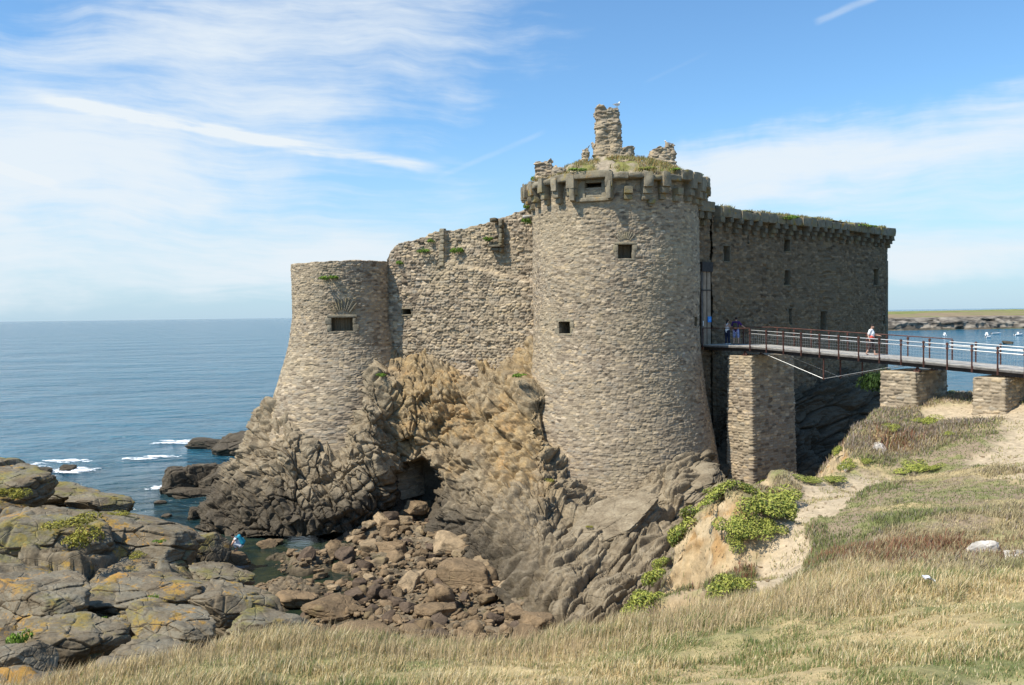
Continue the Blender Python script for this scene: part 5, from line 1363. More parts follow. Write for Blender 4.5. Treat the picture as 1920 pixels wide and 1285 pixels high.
for (x, y, Y_, w, h, lb) in [(1345,940,27.5,1.3,.45,'at the left tip of the mound'),(1372,948,26.5,1.3,.5,'on the mound left of centre'),(1400,942,27,1.5,.5,'on top of the mound'),(1432,948,26.6,1.6,.5,'on the mound right of centre'),(1462,940,27.5,1.3,.4,'near the path on the mound'),
    (1408,975,25.2,1.3,.5,'in the middle of the mound front'),(1436,985,24.6,1.3,.5,'low on the mound front beside the path'),(1375,985,24.6,.9,.4,'low on the left of the mound front'),(1425,1003,23.8,.9,.35,'lowest on the mound front'),(1450,965,25.8,1.0,.4,'on the right shoulder of the mound'),
    (1300,985,26.6,1.0,.6,'hanging over the top of the sandy bank'),(1288,1012,25.6,.9,.7,'on the edge of the sandy bank'),(1250,1065,23.3,.6,.5,'halfway down the bank edge'),(1238,1095,22.2,.8,.6,'lower on the bank edge'),(1225,1120,21.4,.9,.6,'near the foot of the bank edge'),(1212,1148,20.3,.9,.6,'at the foot of the bank next to dry grass'),
    (1372,1112,17.6,.8,.45,'above the dry grass at the bank foot'),(1345,1118,17.3,.5,.35,'small, left at the bank foot'),(1398,1106,18,.5,.3,'small, right at the bank foot')]:
    plant(cy[int(x) % 3], x, y, Y_, w*1.25, h*1.35, 'yellow green samphire clump '+lb, G2, onland=True)
for i, (x, y, Y_, w, h, lb) in enumerate([(1352,962,26.6,.9,.4,'left flank of the mound'),(1388,964,26,1.0,.4,'middle of the mound, upper left'),(1418,958,26.2,1.1,.45,'middle of the mound, upper right'),(1400,990,24.8,.8,.35,'mound front, left of centre'),(1446,1000,24.2,.8,.35,'mound front beside the path edge'),
    (1416,1018,23.4,.7,.3,'tip hanging below the mound'),(1478,958,26.4,.7,.3,'right rim of the mound'),(1362,930,28.4,1.0,.4,'back left of the mound'),(1420,928,28.6,1.2,.4,'back middle of the mound'),(1445,975,25.4,.8,.4,'right of centre on the mound'),(1385,1020,23.0,.6,.3,'left tip below the mound')]):
    plant(cy[i % 3], x, y, Y_, w*1.2, h*1.3, 'small samphire clump, '+lb, G2, onland=True)
G3 = 'samphire clumps on the far grassy bank'
for (x, y, Y_, w, h, lb) in [(1672,806,40,.95,.45,'left on the far heather bank'),(1738,790,41,1.4,.42,'right on the far heather bank'),(1776,818,38,.7,.3,'small one below, by the far path'),(1708,880,33.5,1.7,.3,'wide flat patch above the neck path'),(1750,878,33.5,.9,.25,'right end of the flat patch'),(1573,852,37.2,.7,.6,'at the left brow of the far bank'),
    (1592,878,35.4,1.0,.5,'below the pale rocks'),(1622,868,35.6,.6,.3,'between the pale rocks'),(1800,748,45,1.4,.35,'between the two right piers'),(1778,742,46.5,.9,.45,'right behind the middle pier foot'),(1520,903,32,1.3,.25,'low patch at the neck edge'),(1560,902,32.5,1.2,.25,'low patch by the neck ravine')]:
    plant(cy[int(x) % 3], x, y, Y_, w, h, 'samphire clump, '+lb, G3, onland=True)
G4 = 'plants among the left rocks'
for (x, y, Y_, w, h, me, lb) in [(155,1018,32.5,1.7,.9,co_[0],'olive gorse bush in the cleft between slabs'),(140,985,34,1.9,.7,co_[1],'pale olive bush above the gorse'),(35,1212,17.3,.5,.5,cg[0],'bright green leafy plant at the lower left'),(72,1182,19.2,.35,.3,cg[1],'green sprig above the leafy plant'),(290,1124,26.4,.4,.32,cg[2],'green sprig on the rock with orange lichen'),
    (192,1172,22,.45,.3,cg[0],'green tuft between near rocks'),(100,1086,25.6,.9,.35,co_[1],'olive grass tuft on the grey rock'),(38,932,43,1.3,.6,co_[0],'yellow green tuft on the left mound'),(8,928,43,1.4,.7,co_[1],'yellow green tuft at the far left edge'),(212,968,38,1.3,.3,co_[0],'low tuft on the upper edge of the big slab'),(258,1044,34.4,.8,.3,co_[1],'tuft at the lower edge of the big slab'),(300,1018,35.6,.5,.25,cg[1],'green sprig on the right of the big slab')]:
    plant(me, x, y, Y_, w, h, lb, G4, 'rock_plant')
# ------------------------------------------------------------------ grass
def blades(name, x, y, z, h, wdt, lean, cols, curl=.35, seed=0, tipc=None):
    r_ = np.random.RandomState(seed); n = len(x)
    a = r_.uniform(0, 6.283, n); ca, sa = np.cos(a), np.sin(a)
    wx = .30+.5*fbm(np.c_[x*.5, y*.5], 2, seed=seed+40)
    lx = (np.cos(a+1.57)*.95*r_.rand(n)+wx*r_.uniform(.0, 1.3, n))*lean*h; ly = (np.sin(a+1.57)*.95*r_.rand(n)+.12)*lean*h
    B = np.stack([x, y, z], 1); T = np.stack([ca, sa, 0*a], 1)*wdt[:, None]/2
    V = np.empty((n, 5, 3), np.float32)
    V[:, 0] = B-T; V[:, 1] = B+T
    Mid = B+np.stack([lx*curl, ly*curl, h*.55], 1); V[:, 2] = Mid+T*.75; V[:, 3] = Mid-T*.75
    V[:, 4] = B+np.stack([lx, ly, h*(1-.12*lean)], 1)
    i = np.arange(n)*5
    Q = np.stack([i, i+1, i+2, i+3], 1); T3 = np.stack([i+3, i+2, i+4], 1)
    c = np.repeat(cols[:, None], 5, 1)
    if tipc is not None: c[:, 4] = tipc; c[:, 2:4] = .5*c[:, 2:4]+.5*np.asarray(tipc)[:, None]
    return link(name, np_mesh(name, V.reshape(-1, 3), [Q, T3], False, {'Col': np.clip(c.reshape(-1, 3), 0, 1)}), M['blade'])
r_ = np.random.RandomState(5)
def sample(n, r0, r1, a0, a1, pw=2.0):
    q = r_.rand(n)
    r = r0*(r1/r0)**q if pw == 2.0 else (r0**(2-pw)+q*(r1**(2-pw)-r0**(2-pw)))**(1/(2-pw))
    a = r_.uniform(a0, a1, n); return r*np.sin(a), r*np.cos(a), r
nearL = newL.astype(np.float64)
def ground(x, y):
    i = np.clip((np.searchsorted(xsL, x)), 1, nxL-1); j = np.clip(np.searchsorted(ysL, y), 1, len(ysL)-1)
    k = j*nxL+i; return nearL[k, 2], k
x, y, r = sample(430000, 3.6, 17.5, R(-36), R(36), 1.55)
z, k = ground(x, y)
P2 = np.stack([x, y, 0*x], 1)
tall = ss(fbm(P2*.28, 3, seed=201), -.22, .18); gz = ss(fbm(P2*.5+9, 3, seed=202), .02, .28)
brow = ss(y, 9.0, 11.5)*(1-ss(x, 5.5, 8.5)); tall = np.clip(np.maximum(tall*.45*(1-ss(x, -1, 5)*.7), brow*.95), 0, 1)
gsp = np.array(land_xy(1380, 1200, 9.4)); gz = np.maximum(gz*.65, .95*np.exp(-(((x-gsp[0])/1.3)**2+((y-gsp[1])/.8)**2)))
keepm = (pathm[k] < .5+0.3*r_.rand(len(x))) & (erox[k] < .4) & (z > 4.6) & ~((y > 15.2) & (x > 1.5))
x, y, z, r, tall, gz = (q[keepm] for q in (x, y, z, r, tall, gz)); n = len(x)
tuft = ss(fbm(np.c_[x*2.6, y*2.6], 3, seed=207), -.3, .3)
h = (.045+.145*tall)*r_.uniform(.45, 1.3, n)*(.55+.9*tuft); h *= np.where(gz > .5, .7, 1)
s1 = np.array([(.68, .54, .29), (.58, .45, .22), (.47, .36, .18), (.72, .61, .38)])[r_.randint(0, 4, n)]*r_.uniform(.75, 1.15, (n, 1))
s2 = np.array([(.20, .22, .075), (.26, .27, .11), (.14, .19, .06)])[r_.randint(0, 3, n)]*r_.uniform(.8, 1.2, (n, 1))
cg_ = lerp(s1, s2, (r_.rand(n) < (.12+.75*gz+.11*(1-tall)))[:, None]*1.0)*.97
gr = blades('dry_grass', x, y, z-.02, h, np.clip(.0035+r*.00055, .004, .012), .75, cg_, seed=6)
tag(gr, 'dry straw and green grass covering the near slope', 'grass', None, 'stuff')
# taller seed stalks along the brow
x, y, r = sample(26000, 8.0, 15.0, R(-34), R(24), 1.5); z, k = ground(x, y)
m = (ss(y, 8.6, 11)*r_.rand(len(x)) > .35) & (z > 5.2) & (erox[k] < .3) & (x < 6.0); x, y, z = x[m], y[m], z[m]; n = len(x)
st_ = blades('seed_stalks', x, y, z, r_.uniform(.16, .36, n), np.full(n, .007), .55, np.tile([.56, .44, .26], (n, 1))*r_.uniform(.8, 1.2, (n, 1)), seed=8, tipc=np.array([.42, .30, .17])*np.ones((n, 1)))
tag(st_, 'tall dry seed stalks standing along the brow of the slope', 'grass', None, 'stuff')
# turf, heather and cushions further back
x, y, r = sample(330000, 14.5, 50, R(-1), R(36), 1.7); z, k = ground(x, y)
P2 = np.stack([x, y, 0*x], 1)
patch = ss(fbm(P2*.42, 4, seed=211), -.05, .12); redp = np.zeros(len(x))
for (a, b, Y_, q) in [(1590,1040,16.8,1.1),(1700,1040,16.2,1.2),(1760,1030,16.2,1.0),(1640,1075,15.2,.8),(1680,835,37.5,1.0),(1400,1060,20.5,1.0),(1370,1075,19.5,.8),(1480,965,26.5,.9)]:
    c_ = land_xy(a, b, Y_); redp = np.maximum(redp, np.exp(-((x-c_[0])**2+(y-c_[1])**2)/q**2))
far_h = ss(y, 34, 38)*(1-ss(x-(y-36)*.9, 19.5, 21.5))
keepm = (pathm[k] < .35+.3*r_.rand(len(x))) & (z > 5.2) & ((erox[k] < .35) | (r_.rand(len(x)) < .07)) & (r_.rand(len(x)) < .35+.65*np.maximum(np.maximum(patch, redp), far_h))
x, y, z, r, patch, redp, far_h = (q[keepm] for q in (x, y, z, r, patch, redp, far_h)); n = len(x)
q = r_.rand(n)
base = lerp(np.array([(.44, .36, .20)]), np.array([(.22, .24, .09)]), ss(fbm(np.stack([x, y, 0*x], 1)*.35+5, 3, seed=215), -.12, .16)[:, None])*r_.uniform(.75, 1.2, (n, 1))
he = np.array([(.30, .23, .14), (.34, .26, .19), (.36, .30, .25), (.24, .22, .10)])[r_.randint(0, 4, n)]
rd = np.array([(.30, .14, .08), (.23, .12, .07), (.28, .21, .10)])[r_.randint(0, 3, n)]
c = np.where((q < .25*patch+.75*far_h)[:, None], he, base); c = np.where((r_.rand(n) < redp*.85)[:, None], rd, c)
h = (.06+.10*patch+.12*far_h+.07*redp)*r_.uniform(.5, 1.3, n)
hb = blades('heath_turf', x, y, z-.01, h, np.clip(r*.0009, .01, .034), .8, c*r_.uniform(.8, 1.15, (n, 1)), seed=9)
tag(hb, 'heather, short turf and reddish cushion plants on the headland', 'heath', None, 'stuff')
# grass on the tower ring and along the top of the shaded wall
n = 9000; a = r_.uniform(-1.9, 2.2, n); q = r_.uniform(2.2, 5.75, n); x = TC[0]+q*np.sin(a); y = TC[1]-q*np.cos(a)
z = np.where(q < 5.2, 21.35+1.75*(1-(q/(TR+.15))**2), 21.45); m = fbm(np.c_[x*.9, y*.9], 3, seed=301) > .0; x, y, z = x[m], y[m], np.maximum(z[m], 21.42); n = len(x)
cc_ = np.array([(.40, .33, .17), (.22, .24, .07), (.34, .22, .07), (.28, .24, .12)])[r_.randint(0, 4, n)]
tag(blades('tower_grass', x, y, z, r_.uniform(.10, .34, n), np.full(n, .035), .8, cc_, seed=31), 'dry grass and lichen fringe growing on top of the round tower', 'grass', None, 'stuff')
n = 9000; u_ = r_.uniform(.2, GL, n); w_ = r_.uniform(-.9, .6, n); x = GA[0]+gd[0]*u_+gn[0]*w_; y = GA[1]+gd[1]*u_+gn[1]*w_
z = np.interp(u_, [a for a, b in gtop], [b for a, b in gtop])+.40; m = fbm(np.c_[u_*.7, w_*.7], 3, seed=302) > .02; x, y, z = x[m], y[m], z[m]; n = len(x)
cc_ = np.array([(.36, .31, .16), (.20, .22, .07), (.30, .22, .10)])[r_.randint(0, 3, n)]
tag(blades('wall_grass', x, y, z, r_.uniform(.08, .28, n), np.full(n, .04), .8, cc_, seed=32), 'dry grass growing along the top of the shaded wall', 'grass', None, 'stuff')
# pebbles on the worn path
pts = []; q_ = np.where((pathm > .5) & (Pl[:, 1] > 13) & (Pl[:, 1] < 45) & (newL[:, 2] > 5.5))[0]
for i_ in r_.choice(q_, 1500): pts.append((newL[i_, 0]+r_.uniform(-.05, .05), newL[i_, 1], newL[i_, 2], .022*math.exp(r_.normal()*.55), r_.uniform(0, 6.3)))
tag(scatter_mesh('pebbles', small, pts, M['boulder_tan']), 'scattered pebbles and crumbs of stone on the worn footpath', 'pebbles', None, 'stuff')
x, y, r = sample(60000, 14.5, 44, R(2), R(36), 1.6); z, k = ground(x, y)
m = (pathm[k] > .3) & (z > 5.4) & (fbm(np.c_[x*1.4, y*1.4], 3, seed=311) > .08); x, y, z, r = x[m], y[m], z[m], r[m]; n = len(x)
tag(blades('path_tufts', x, y, z-.01, r_.uniform(.04, .12, n), np.clip(r*.0009, .01, .03), .8, np.array([(.46, .38, .2), (.30, .29, .12)])[r_.randint(0, 2, n)], seed=41), 'thin dry tufts growing on the worn path', 'grass', None, 'stuff')
# ------------------------------------------------------------------ foam
def foam_patch(cx, cy, Y_, w, d_, seed, label):
    p = at(cx, cy, Y_); c0x, c0y = p.x, p.y; n = 46; g = np.linspace(-1, 1, n); A_, B_ = np.meshgrid(g, g)
    nz_ = fbm(np.c_[A_.ravel()*2.2+seed, B_.ravel()*3.5, A_.ravel()*0], 5, seed=seed, gain=.65)
    rr_ = np.sqrt(A_**2+B_**2).ravel(); val = nz_*1.5+.34-rr_*.62
    V = np.stack([c0x+A_.ravel()*w/2, c0y+B_.ravel()*d_/2, .03+.10*np.clip(val, 0, 1)], 1)
    m = (val.reshape(n, n) > 0)[:-1, :-1]
    if m.sum() < 4: return
    tag(link('foam', np_mesh('foam', V, grid_faces(n, n, m), True), M['foam']), label, 'foam', None, 'stuff')
M['foam'] = plain('sea_foam', (.82, .86, .88), .8, .04)
for i, (a, b, w, d_, lb) in enumerate([(80,888,4,3.5,'surf round the two small rocks'),(140,884,4,3,'surf right of the small rocks'),(120,868,5,3,'thin surf behind the small rocks'),(262,862,3.4,1.5,'breaking wave top in open water'),(300,858,4,1.2,'thin foam streak beside the breaker'),
     (345,830,6.5,3.2,'surf at the black rock end'),(405,832,3.5,2.5,'surf below the dark point'),(440,840,4.5,2.6,'foam between dark point and reef'),(300,916,1.8,2.0,'foam at the left tip of the reef'),(60,880,3,3.4,'surf against the left bank')]):
    hz_ = 603-.0135*a; Y_ = EYE*F/(b-hz_); foam_patch(a, b, Y_, w, d_, 5+i, lb)
# ================================================================== BOATS, PEOPLE, GULLS
def boat(px_, py_, Lb, rz, label, cabin=True, dark=False):
    hz_ = 603-.0135*px_; Y_ = EYE*F/(py_-hz_); p = at(px_, py_, Y_)
    root = empty('motorboat', (p.x, p.y, 0)); tag(root, label, 'boat', 'small boats moored in the bay')
    ns, nr_ = 14, 9; V = []
    for i in range(ns):
        t = i/(ns-1); bw = (.36*Lb*.5)*(1-max(0, (t-.45)/.55)**2.2)+.01; zb = -.25+.35*max(0, t-.7); zt2 = .62+.30*t*t
        for j in range(nr_):
            a = -1+2*j/(nr_-1); V.append(((t-.5)*Lb, bw*a, zb+(zt2-zb)*abs(a)**1.6))
    Q = [(i*nr_+j, i*nr_+j+1, (i+1)*nr_+j+1, (i+1)*nr_+j) for i in range(ns-1) for j in range(nr_-1)]
    c = MB(); c.raw(V, Q)
    tr = [tuple(v) for v in V[:nr_]]; c.raw(tr+[(-.5*Lb, 0, .62)], T=[(j, j+1, nr_) for j in range(nr_-1)])
    dk = [(V[i*nr_][0], V[i*nr_][1], V[i*nr_][2]-.06) for i in range(ns)]+[(V[i*nr_+nr_-1][0], V[i*nr_+nr_-1][1], V[i*nr_+nr_-1][2]-.06) for i in range(ns)]
    c.raw(dk, [(i, i+1, ns+i+1, ns+i) for i in range(ns-1)])
    parts = [('hull', c, M['boat_white'])]
    if cabin:
        c = MB(); Vc = [(-.12*Lb, -.12*Lb, .55), (.22*Lb, -.10*Lb, .62), (.22*Lb, .10*Lb, .62), (-.12*Lb, .12*Lb, .55), (-.10*Lb, -.10*Lb, 1.75), (.08*Lb, -.09*Lb, 1.75), (.08*Lb, .09*Lb, 1.75), (-.10*Lb, .10*Lb, 1.75)]
        c.raw(Vc, [(0, 3, 2, 1), (4, 5, 6, 7), (0, 1, 5, 4), (1, 2, 6, 5), (2, 3, 7, 6), (3, 0, 4, 7)]); parts.append(('cabin', c, M['boat_white']))
        c = MB(); c.box((-.07*Lb, -.118*Lb, 1.15), (.17*Lb, 0, 0), (0, .236*Lb, 0), (0, 0, .38)); parts.append(('windscreen', c, M['dark']))
    c = MB(); c.box((-.56*Lb, -.14, .1), (.3, 0, 0), (0, .28, 0), (0, 0, .85)); c.box((-.52*Lb, -.05, -.4), (.12, 0, 0), (0, .1, 0), (0, 0, .6)); parts.append(('outboard_motor', c, M['darksteel']))
    Mz = Matrix.Translation((p.x, p.y, 0)) @ Matrix.Rotation(rz, 4, 'Z')
    root.rotation_euler = (0, 0, rz)
    for nm, c, mt in parts:
        Vv = np.concatenate(c.v); R3 = np.array(Mz.to_3x3()); c.v = [Vv@R3.T+np.array([p.x, p.y, 0])]
        c.build(nm, mt, root)
boat(1771, 630.5, 4.2, R(70), 'white motorboat with cabin, leftmost of the moored boats')
boat(1850, 630, 4.6, R(60), 'white cabin boat in the middle of the bay')
boat(1853, 634, 3.0, R(20), 'small dark tender in front of the middle cabin boat', False)
boat(1868, 627, 5.0, R(0), 'flat white open boat right of the middle cabin boat', False)
boat(1910, 629.5, 4.8, R(15), 'white boat with dark windows near the right edge')
def capsules(name, caps, parent, mat, voxel=.014, smooth=4, balls=()):
    c = MB()
    for (p0, p1, r0, r1) in caps:
        c.tube(p0, p1, r0, r1, 12); c.ball(p0, r0, 12, 8); c.ball(p1, r1, 12, 8)
    for (p, r3) in balls: c.ball(p, r3, 16, 12)
    V = np.concatenate(c.v); Fc = [np.concatenate(c.q)]+([np.concatenate(c.t)] if c.t else [])
    me = np_mesh(name, V, Fc, True); o = bpy.data.objects.new(name+'_tmp', me); COL.objects.link(o)
    m = o.modifiers.new('r', 'REMESH'); m.mode = 'VOXEL'; m.voxel_size = voxel
    s = o.modifiers.new('s', 'SMOOTH'); s.iterations = smooth; s.factor = .5
    dg = bpy.context.evaluated_depsgraph_get(); m2 = bpy.data.meshes.new_from_object(o.evaluated_get(dg)); m2.name = name
    bpy.data.objects.remove(o)
    for p in m2.polygons: p.use_smooth = True
    m2.materials.clear(); m2.materials.append(mat)
    q = bpy.data.objects.new(name, m2); COL.objects.link(q); q.parent = parent; return q
def person(loc, rz, J, s, label, clothes, hair_long=False, female=False):
    """J: joints in the person's frame, x forward, y left, z up, feet at z = 0"""
    root = empty('person', loc); root.rotation_euler = (0, 0, rz); root.scale = (s, s, s); tag(root, label, 'person')
    A_ = lambda k: np.array(J[k], float)
    hd = A_('head'); nk = A_('neck'); ch_ = A_('chest'); pv = A_('pelvis'); fd = np.array(J.get('face', (1, 0, 0)), float); fd /= np.linalg.norm(fd)
    sd = np.cross([0, 0, 1], fd); up = np.cross(fd, sd)
    caps = [(nk-up*.04, hd-up*.07, .055, .055), (pv, ch_, .135, .15), (ch_, nk-np.array([0, 0, .04]), .13, .07)]
    shw = .17 if female else .19
    for sgn, L_ in ((1, 'l'), (-1, 'r')):
        sh, el, wr = A_('sh_'+L_), A_('el_'+L_), A_('wr_'+L_); hp_, kn, an = A_('hip_'+L_), A_('kn_'+L_), A_('an_'+L_)
        caps += [(ch_+np.array([0, 0, .08]), sh, .10, .062), (sh, el, .052, .040), (el, wr, .040, .027), (pv, hp_, .12, .095), (hp_, kn, .090, .058), (kn, an, .060, .038)]
        ft = J.get('foot_'+L_, (1, 0, -.25)); ft = np.array(ft, float); ft /= np.linalg.norm(ft)
        caps += [(an-np.array([0, 0, .04]), an-np.array([0, 0, .045])+ft*.15, .038, .028)]
        hdir = np.array(J.get('hand_'+L_, wr-el), float); hdir /= np.linalg.norm(hdir); hs = np.cross(hdir, [0, 0, 1.]); hs = hs/np.linalg.norm(hs) if np.linalg.norm(hs) > .1 else np.array([1., 0, 0]); hn = np.cross(hs, hdir)
        caps += [(wr, wr+hdir*.06+hs*.015, .024, .024), (wr, wr+hdir*.06-hs*.015, .024, .024)]
        for f_ in range(4):
            o_ = (f_-1.5)*.019; ln = (.062, .072, .070, .055)[f_]; b_ = wr+hdir*.075+hs*o_; m_ = b_+hdir*ln*.55-hn*.006; caps += [(b_, m_, .0095, .009), (m_, m_+hdir*ln*.4-hn*.022, .009, .008)]
        b_ = wr+hdir*.025+hs*.03*sgn; caps += [(b_, b_+hdir*.045+hs*.03*sgn-hn*.01, .012, .009)]
    balls = [(hd, (.082, .078, .108)), (hd+fd*.035-up*.04, (.055, .05, .06)), (hd+fd*.095-up*.015, (.016, .012, .022)), (hd+fd*.082-up*.055, (.014, .022, .008)), (hd+sd*.08, (.014, .01, .028)), (hd-sd*.08, (.014, .01, .028)), (hd+fd*.074+sd*.03+up*.008, (.01, .012, .008)), (hd+fd*.074-sd*.03+up*.008, (.01, .012, .008))]
    if female: balls += [(ch_+np.array([.07, .06, -.02]), (.07, .07, .07)), (ch_+np.array([.07, -.06, -.02]), (.07, .07, .07))]
    capsules('body', caps, root, M['skin'], .0085, 3, balls)
    hb_ = [(hd-fd*.018+up*.03, (.092, .088, .095))]; hc = []
    if hair_long: hc = [(hd-fd*.07, hd-fd*.10-up*.20, .055, .03)]
    capsules('hair', hc, root, M['hair'], .012, 3, hb_)
    for (nm, mat, segs) in clothes:
        cc = []
        for sg_ in segs:
            a, b, r0, r1 = sg_; a = A_(a) if isinstance(a, str) else np.array(a, float); b = A_(b) if isinstance(b, str) else np.array(b, float)
            cc.append((a, b, r0, r1))
        capsules(nm, cc, root, M[mat], .014, 4)
    return root
def mid(J, a, b, t): return tuple(np.array(J[a])*(1-t)+np.array(J[b])*t)
# checked shorts cloth
m, k_, b_, o_ = new_mat('checked_cloth', .85); tcn = k_.n('ShaderNodeTexCoord'); sx = k_.n('ShaderNodeSeparateXYZ'); k_.link(tcn.outputs['Object'], sx.inputs[0])
f1 = k_.math('GREATER_THAN', k_.math('FRACT', k_.math('MULTIPLY', sx.outputs[1], 11.0)), .62); f2 = k_.math('GREATER_THAN', k_.math('FRACT', k_.math('MULTIPLY', sx.outputs[2], 11.0)), .62)
k_.link(k_.mix(k_.math('MAXIMUM', f1, f2), (.55, .60, .75), (.07, .09, .28)), b_.inputs['Base Color']); M['checked'] = m
# man at the rail, seen from behind
J = dict(pelvis=(0, 0, .95), chest=(.03, 0, 1.28), neck=(.03, 0, 1.50), head=(.05, 0, 1.66), face=(1, .3, -.1), sh_l=(.02, .19, 1.44), el_l=(.02, .27, 1.18), wr_l=(.16, .30, 1.00),
     sh_r=(.02, -.19, 1.44), el_r=(.10, -.36, 1.22), wr_r=(.26, -.50, 1.10), hip_l=(0, .10, .92), kn_l=(.03, .13, .50), an_l=(0, .15, .09), hip_r=(0, -.10, .92), kn_r=(.03, -.14, .50), an_r=(-.02, -.17, .09))
pm = bp(-1.75, 1.15)
man = person(tuple(pm), R(62), J, 0.95, 'person in purple shirt and checked shorts standing at the castle end of the bridge',
  [('shirt', 'purple', [('pelvis', 'chest', .15, .17), ('chest', (.03, 0, 1.44), .16, .10), ((.03, 0, 1.40), 'sh_l', .10, .080), ((.03, 0, 1.40), 'sh_r', .10, .080), ('sh_l', mid(J, 'sh_l', 'el_l', .75), .074, .066), ('sh_r', mid(J, 'sh_r', 'el_r', .75), .074, .066)]),
   ('shorts', 'checked', [('pelvis', 'hip_l', .14, .12), ('pelvis', 'hip_r', .14, .12), ('hip_l', 'kn_l', .115, .085), ('hip_r', 'kn_r', .115, .085)]),
   ('shoe', 'navy', [((0, .15, .04), (.17, .15, .03), .045, .036)]), ('shoe', 'navy', [((-.02, -.17, .04), (.15, -.17, .03), .045, .036)])])
bpk = empty('backpack', tuple(pm)); tag(bpk, 'olive backpack on the back of the person in purple', 'backpack'); bpk.rotation_euler = (0, 0, R(62)); bpk.scale = (.95, .95, .95)
capsules('pack', [((-.20, -.07, 1.06), (-.20, -.06, 1.34), .09, .08), ((-.20, .07, 1.06), (-.20, .06, 1.34), .09, .08), ((-.28, 0, 1.10), (-.27, 0, 1.20), .06, .06)], bpk, M['olive'], .014)
capsules('strap', [((-.17, .12, 1.10), (.06, .17, 1.2), .018, .018), ((.06, .17, 1.2), (.10, .13, 1.42), .018, .018), ((.10, .13, 1.42), (-.16, .10, 1.46), .018, .018)], bpk, M['olive'], .01, 2)
capsules('strap', [((-.17, -.12, 1.10), (.06, -.17, 1.2), .018, .018), ((.06, -.17, 1.2), (.10, -.13, 1.42), .018, .018), ((.10, -.13, 1.42), (-.16, -.10, 1.46), .018, .018)], bpk, M['olive'], .01, 2)
# shorter person beside him
J = dict(pelvis=(0, 0, .88), chest=(.02, 0, 1.16), neck=(.03, 0, 1.36), head=(.06, 0, 1.51), face=(1, 0, -.25), sh_l=(.02, .16, 1.30), el_l=(.08, .22, 1.08), wr_l=(.26, .16, 1.02),
     sh_r=(.02, -.16, 1.30), el_r=(.06, -.22, 1.06), wr_r=(.24, -.15, 1.02), hip_l=(0, .09, .85), kn_l=(.03, .10, .47), an_l=(0, .11, .09), hip_r=(0, -.09, .85), kn_r=(.04, -.10, .47), an_r=(.02, -.12, .09))
p3 = bp(-2.3, 1.1)
person(tuple(p3), R(40), J, 0.95, 'person in white sleeveless top and dark trousers beside the gate',
  [('top', 'white', [('pelvis', 'chest', .14, .15), ('chest', (.02, 0, 1.30), .145, .09), ((.02, 0, 1.26), mid(J, 'sh_l', 'chest', .25), .09, .06), ((.02, 0, 1.26), mid(J, 'sh_r', 'chest', .25), .09, .06)]),
   ('trousers', 'navy', [('pelvis', 'hip_l', .135, .12), ('pelvis', 'hip_r', .135, .12), ('hip_l', 'kn_l', .108, .078), ('hip_r', 'kn_r', .108, .078), ('kn_l', 'an_l', .076, .055), ('kn_r', 'an_r', .076, .055)]),
   ('shoe', 'white', [((0, .11, .04), (.15, .11, .03), .042, .034)]), ('shoe', 'white', [((.02, -.12, .04), (.17, -.12, .03), .042, .034)])], True, True)
# woman walking along the bridge towards the land
J = dict(pelvis=(0, 0, .90), chest=(.03, 0, 1.19), neck=(.04, 0, 1.40), head=(.08, 0, 1.55), face=(1, -.25, -.25), sh_l=(.02, .17, 1.33), el_l=(.10, .24, 1.10), wr_l=(.34, .26, 1.06),
     sh_r=(.02, -.17, 1.33), el_r=(-.06, -.23, 1.08), wr_r=(.02, -.25, .85), hip_l=(0, .09, .87), kn_l=(.13, .09, .48), an_l=(.18, .09, .09), hip_r=(0, -.09, .87), kn_r=(.02, -.09, .47), an_r=(-.20, -.09, .13), foot_l=(1, 0, .1), foot_r=(1, 0, -.6))
pw_ = bp(6.15, .75)
person(tuple(pw_), math.atan2(BD[1], BD[0])+R(12), J, 0.98, 'person in white t-shirt and dark knee length trousers walking on the bridge',
  [('t_shirt', 'white', [('pelvis', 'chest', .155, .165), ('chest', (.03, 0, 1.34), .16, .095), ((.03, 0, 1.30), 'sh_l', .10, .082), ((.03, 0, 1.30), 'sh_r', .10, .082), ('sh_l', mid(J, 'sh_l', 'el_l', .7), .076, .068), ('sh_r', mid(J, 'sh_r', 'el_r', .7), .076, .068), ((.10, .06, 1.17), (.10, -.06, 1.17), .09, .09)]),
   ('trousers', 'brownc', [('pelvis', 'hip_l', .155, .13), ('pelvis', 'hip_r', .155, .13), ('hip_l', 'kn_l', .13, .092), ('hip_r', 'kn_r', .13, .092), ('kn_l', mid(J, 'kn_l', 'an_l', .4), .090, .075), ('kn_r', mid(J, 'kn_r', 'an_r', .4), .090, .075)]),
   ('waist_cloth', 'redc', [((.06, .10, .97), (.06, -.10, .97), .115, .115)])], True, True)
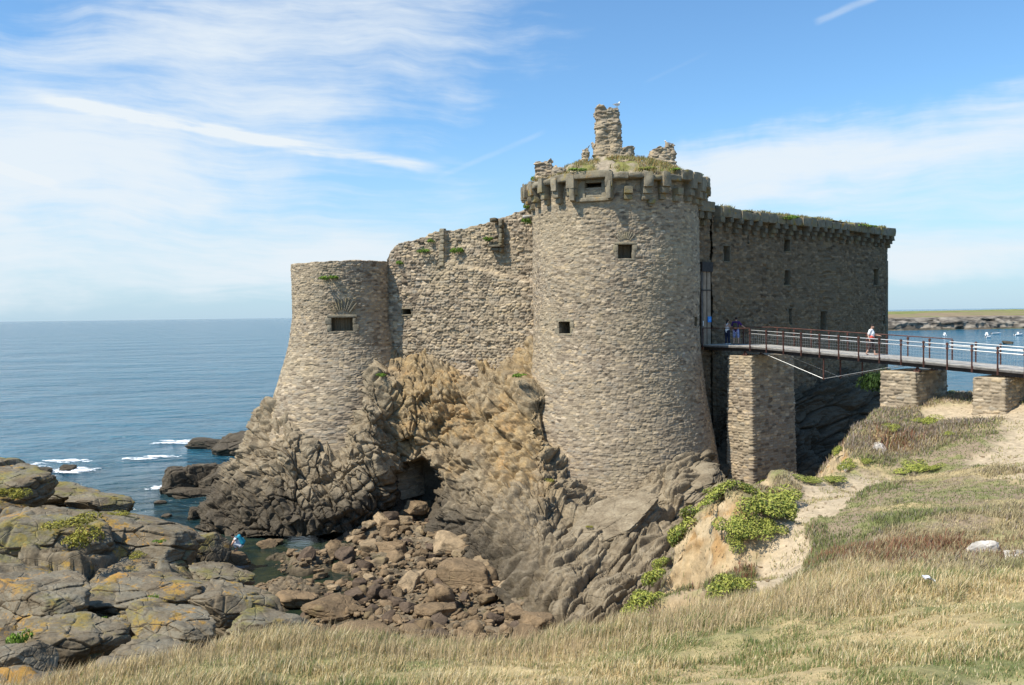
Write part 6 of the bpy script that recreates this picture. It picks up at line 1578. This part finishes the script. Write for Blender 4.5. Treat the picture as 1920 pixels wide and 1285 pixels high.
# person crouching on a boulder in the pool
J = dict(pelvis=(-.10, 0, .30), chest=(.08, 0, .56), neck=(.20, 0, .74), head=(.30, 0, .84), face=(1, 0, -.9), sh_l=(.16, .17, .68), el_l=(.30, .22, .48), wr_l=(.38, .10, .30),
     sh_r=(.16, -.17, .68), el_r=(.30, -.22, .48), wr_r=(.38, -.10, .30), hip_l=(-.06, .10, .28), kn_l=(.26, .17, .44), an_l=(.10, .14, .10), hip_r=(-.06, -.10, .28), kn_r=(.26, -.17, .44), an_r=(.10, -.14, .10))
pc = at(448, 1033, 45.4)
person((pc.x, pc.y, pc.z), R(195), J, 1.0, 'person in white clothes crouching on a boulder by the tidal pool',
  [('top', 'white', [('pelvis', 'chest', .15, .155), ('chest', (.18, 0, .68), .15, .09), ((.14, 0, .66), 'sh_l', .09, .075), ((.14, 0, .66), 'sh_r', .09, .075)]),
   ('trousers', 'white', [('pelvis', 'hip_l', .14, .12), ('pelvis', 'hip_r', .14, .12), ('hip_l', 'kn_l', .11, .082), ('hip_r', 'kn_r', .11, .082), ('kn_l', mid(J, 'kn_l', 'an_l', .6), .08, .06), ('kn_r', mid(J, 'kn_r', 'an_r', .6), .08, .06)])], False, False)
bk2 = empty('backpack', (pc.x, pc.y, pc.z)); bk2.rotation_euler = (0, 0, R(195)); tag(bk2, 'teal blue backpack worn by the crouching person', 'backpack')
capsules('pack', [((-.20, -.07, .42), (-.02, -.06, .78), .115, .10), ((-.20, .07, .42), (-.02, .06, .78), .115, .10), ((-.28, 0, .50), (-.20, 0, .62), .08, .08)], bk2, M['teal'], .014)
capsules('strap', [((-.06, .12, .70), (.18, .13, .78), .022, .022), ((-.06, -.12, .70), (.18, -.13, .78), .022, .022)], bk2, M['teal'], .012, 2)
def gull(loc, rz, label, s=1.0):
    root = empty('gull', loc); root.rotation_euler = (0, 0, rz); root.scale = (s, s, s); tag(root, label, 'bird', 'gulls resting on the tower')
    capsules('body', [((-.10, 0, .20), (.10, 0, .24), .065, .085), ((.12, 0, .26), (.17, 0, .36), .05, .04), ((.17, 0, .37), (.19, 0, .375), .045, .038), ((-.12, 0, .20), (-.26, 0, .20), .04, .015)], root, M['boat_white'], .012, 2)
    for sg_ in (-1, 1):
        capsules('wing', [((.08, .07*sg_, .26), (-.12, .07*sg_, .24), .035, .03), ((-.12, .06*sg_, .24), (-.30, .02*sg_, .21), .025, .01)], root, M['gull_grey'], .010, 2)
        c = MB(); c.tube((0, .04*sg_, 0), (0, .04*sg_, .15), .008, .008, 6); c.box((-.02, .04*sg_-.025, 0), (.07, 0, 0), (0, .05, 0), (0, 0, .008)); o = c.build('leg', M['beak']); o.parent = root
    c = MB(); c.tube((.22, 0, .37), (.28, 0, .355), .014, .004, 6); o = c.build('beak', M['beak']); o.parent = root
g1 = at(1157, 203, 53.0); gull(tuple(g1), R(20), 'white gull standing on the tip of the chimney stack')
g2 = at(1252, 276, 53.4); gull(tuple(g2), R(200), 'white gull on the small stump of the rubble mound')
# litter in the grass
lx, ly, lz = land_pt(1741, 1112, 12.0); n = 26; g = np.linspace(-1, 1, n); A_, B_ = np.meshgrid(g, g)
V = np.stack([lx+A_.ravel()*.10, ly+B_.ravel()*.06+.03*A_.ravel(), lz+.20-.03*A_.ravel()+.05*fbm(np.c_[A_.ravel()*1.6, B_.ravel()*1.6, A_.ravel()*0], 4, seed=3)], 1)
m_ = ((A_**2+B_**2)[:-1, :-1] < .95)
tag(link('paper_scrap', np_mesh('paper_scrap', np.concatenate([V, V-np.array([0, 0, .012])]), np.concatenate([grid_faces(n, n, m_), grid_faces(n, n, m_)[:, ::-1]+n*n]), True), M['white']), 'crumpled white paper scrap lying in the near grass', 'litter')
